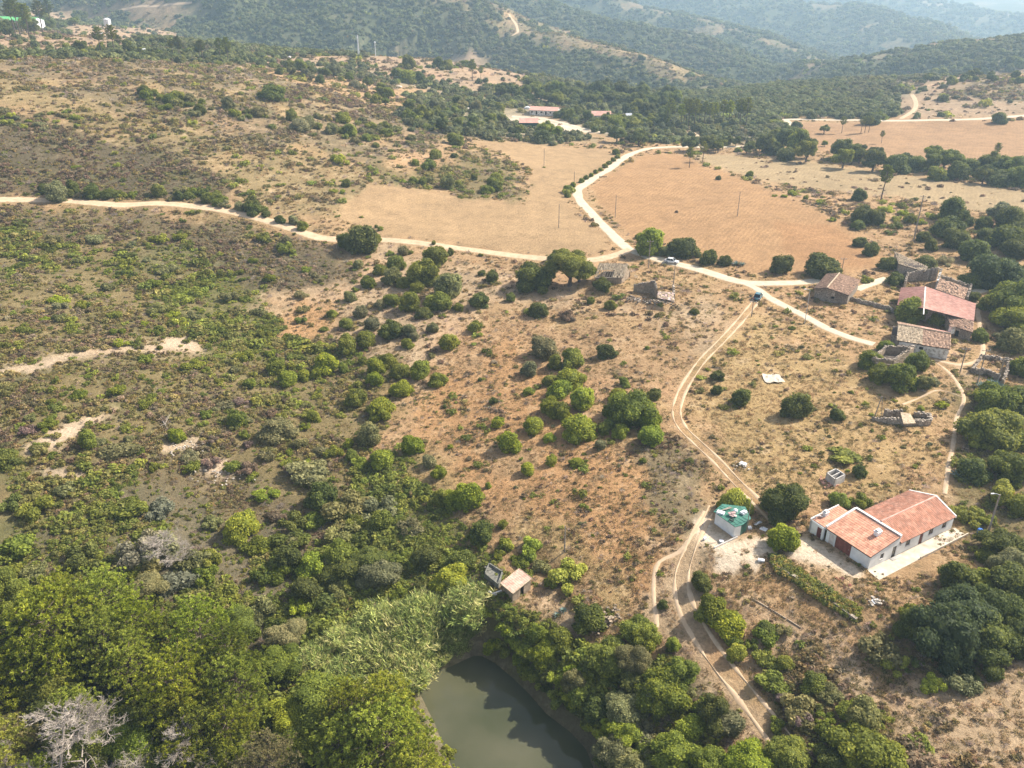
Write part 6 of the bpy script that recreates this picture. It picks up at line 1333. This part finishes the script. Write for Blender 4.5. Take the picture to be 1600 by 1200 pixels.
# ------------------------------------------------------------------ the farm in the middle distance and the far top-left
def shedbox(name, label, cat, px, py, wpx, dep, hE, hR, mr, mw, rz=0, doors=0):
    p = at(px, py); w = wpx/pxm(p); T = thing(name, label, cat, p, rz); c = Vector((0, 0, 0)); x, y = w/2, dep/2
    P_ = [Vector((-x, -y, 0)), Vector((x, -y, 0)), Vector((x, y, 0)), Vector((-x, y, 0))]
    op = [(w*(k+.5)/doors-.5, 1.0, .1 if k % 2 else .9, 1.9 if k % 2 else 1.0, 'hole') for k in range(doors)]
    wall(T, P_[0], P_[1], 0, hE, hE, .25, (0, 1), M[mw], op); wall(T, P_[2], P_[3], 0, hE, hE, .25, (0, -1), M[mw])
    for s in (-1, 1): wall(T, Vector((s*x, -y, 0)), Vector((s*x, 0, 0)), 0, hE, hR, .25, (-s, 0), M[mw]); wall(T, Vector((s*x, 0, 0)), Vector((s*x, y, 0)), 0, hR, hE, .25, (-s, 0), M[mw])
    for s in (-1, 1):
        a, b, c2, d = Vector((-x-.3, s*(y+.4), hE-.05)), Vector((x+.3, s*(y+.4), hE-.05)), Vector((x+.3, 0, hR+.15)), Vector((-x-.3, 0, hR+.15)); slab(a, b, c2, d, .12).obj('roof', M[mr], T)
    return T
shedbox('farm_shed', 'distant dark green farm shed with a faded pink roof', 'shed', 826, 199, 27, 9, 3.2, 4.8, 'tilepink', 'dkgreen')
shedbox('farm_cottage', 'long distant row of reddish-roofed farm buildings among trees', 'farm building', 851, 178, 42, 7, 2.6, 4.0, 'tilepink', 'oldwhite', math.radians(-14), 6)
shedbox('farm_cottage', 'farther white cottage with a bright pink roof, right of the red-roofed row', 'cottage', 937, 186, 31, 7, 2.6, 4.4, 'tilepink', 'oldwhite', 0, 2)
shedbox('far_outbuilding', 'small pale outbuilding between trees right of the pink-roofed cottage', 'outbuilding', 982, 186, 8, 4, 2.4, 3.2, 'metal', 'oldwhite')
def dome_tent(px, py, wpx, hk, m, label, cat, name):
    p = at(px, py); w = wpx/pxm(p)/2; mb = MB(); n = 10; V = []; f = []
    for j in range(2):
        for i in range(n+1): t = math.pi*i/n; V.append((w*math.cos(t), (-1+2*j)*w*.8, w*hk*math.sin(t)))
    f = [(i, i+1, n+2+i, n+1+i) for i in range(n)]+[tuple(range(n, -1, -1)), tuple(range(n+1, 2*n+2))]; mb.add(V, f); o = mb.obj(name, M[m]); o.location = tuple(p); tag(o, label, cat)
for a in ((722, 168, 16, .5, 'plastic', 'white arched caravan left of the distant farm', 'caravan', 'caravan'), (741, 163, 12, .7, 'metal', 'grey arched tent behind the white arched caravan', 'tent', 'arched_tent'), (732, 172, 14, .4, 'patio', 'cream dome tent below the white arched caravan', 'tent', 'arched_tent'), (751, 170, 5, 1.2, 'plastic', 'slim white cabin right of the grey arched tent', 'cabin', 'cabin'),
          (824, 170, 10, .6, 'plastic', 'white van at the left end of the red-roofed row', 'van', 'van'), (762, 178, 12, .4, 'patio', 'flat pale shelter below the slim white cabin', 'shelter', 'shelter'), (601, 128, 4, .8, 'plastic', 'tiny white hut among bushes left of the bare pinkish hill', 'hut', 'hut'), (623, 136, 9, .4, 'patio', 'flat pale roof below the tiny white hut', 'hut', 'hut'), (452, 90, 4, 1., 'plastic', 'tiny white hut on the far crest left of the mast', 'hut', 'hut'),
          (225, 79, 15, .3, 'plastic', 'long white shelter at the edge of the far pines', 'shelter', 'shelter'), (265, 82, 12, .3, 'patio', 'pale long shelter right of the long white shelter', 'shelter', 'shelter'), (300, 86, 14, .25, 'patio', 'pale flat shelter farthest right among the far pines', 'shelter', 'shelter'), (155, 52, 8, .3, 'plastic', 'white sheet-covered heap left of the far water tower', 'shelter', 'shelter')): dome_tent(*a)
shedbox('green_shed', 'bright green-roofed industrial shed at the far top left', 'shed', 45, 44, 30, 16, 6, 8, 'bgreen', 'plastic', math.radians(-8))
shedbox('green_shed', 'smaller bright green-roofed shed at the left edge of the far plateau', 'shed', 7, 36, 22, 12, 4, 5.5, 'bgreen', 'bgreen')
p = at(173, 62); T = thing('water_tower', 'far white water tower on brown legs on the bare plateau', 'water tower', p)
for e in ((-1, -1), (1, -1), (1, 1), (-1, 1)): m = MB(); m.beam((e[0]*1.8, e[1]*1.8, -.3), (e[0]*1.1, e[1]*1.1, 8.5), .45, .45); m.obj('leg', M['mud'], T)
m = MB(); m.tube([(0, 0, 8.3), (0, 0, 9), (0, 0, 12.5), (0, 0, 13.3)], [1.6, 2.2, 2.2, .6], 14); m.obj('tank', M['plastic'], T); m = MB()
for k in range(3): m.beam((-1.7+.2*k, -1.7+.2*k, 1.5+k*2.6), (1.5-.2*k, -1.6+.2*k, 3.6+k*2.4), .25, .25)
m.obj('brace', M['mud'], T)

settle_labels()

# ------------------------------------------------------------------ haze
zmin = min(float(GZ.min()), WATER_Z)-3
mb = MB(); mb.hexa([(-7200, -400, zmin), (7200, -400, zmin), (7200, 7200, zmin), (-7200, 7200, zmin)], [(-7200, -400, 86), (7200, -400, 86), (7200, 7200, 86), (-7200, 7200, 86)])
hm = bpy.data.materials.new('haze'); hm.use_nodes = True; hn = hm.node_tree; hn.nodes.clear(); ho = hn.nodes.new('ShaderNodeOutputMaterial'); hv = hn.nodes.new('ShaderNodeVolumePrincipled')
hv.inputs['Color'].default_value = (.56, .79, 1, 1); hv.inputs['Density'].default_value = .00021; hv.inputs['Anisotropy'].default_value = .25; hn.links.new(hv.outputs[0], ho.inputs['Volume'])
hz = mb.obj('haze', hm); hz['kind'] = 'stuff'
SC.cycles.volume_step_rate = 5; SC.cycles.volume_max_steps = 64
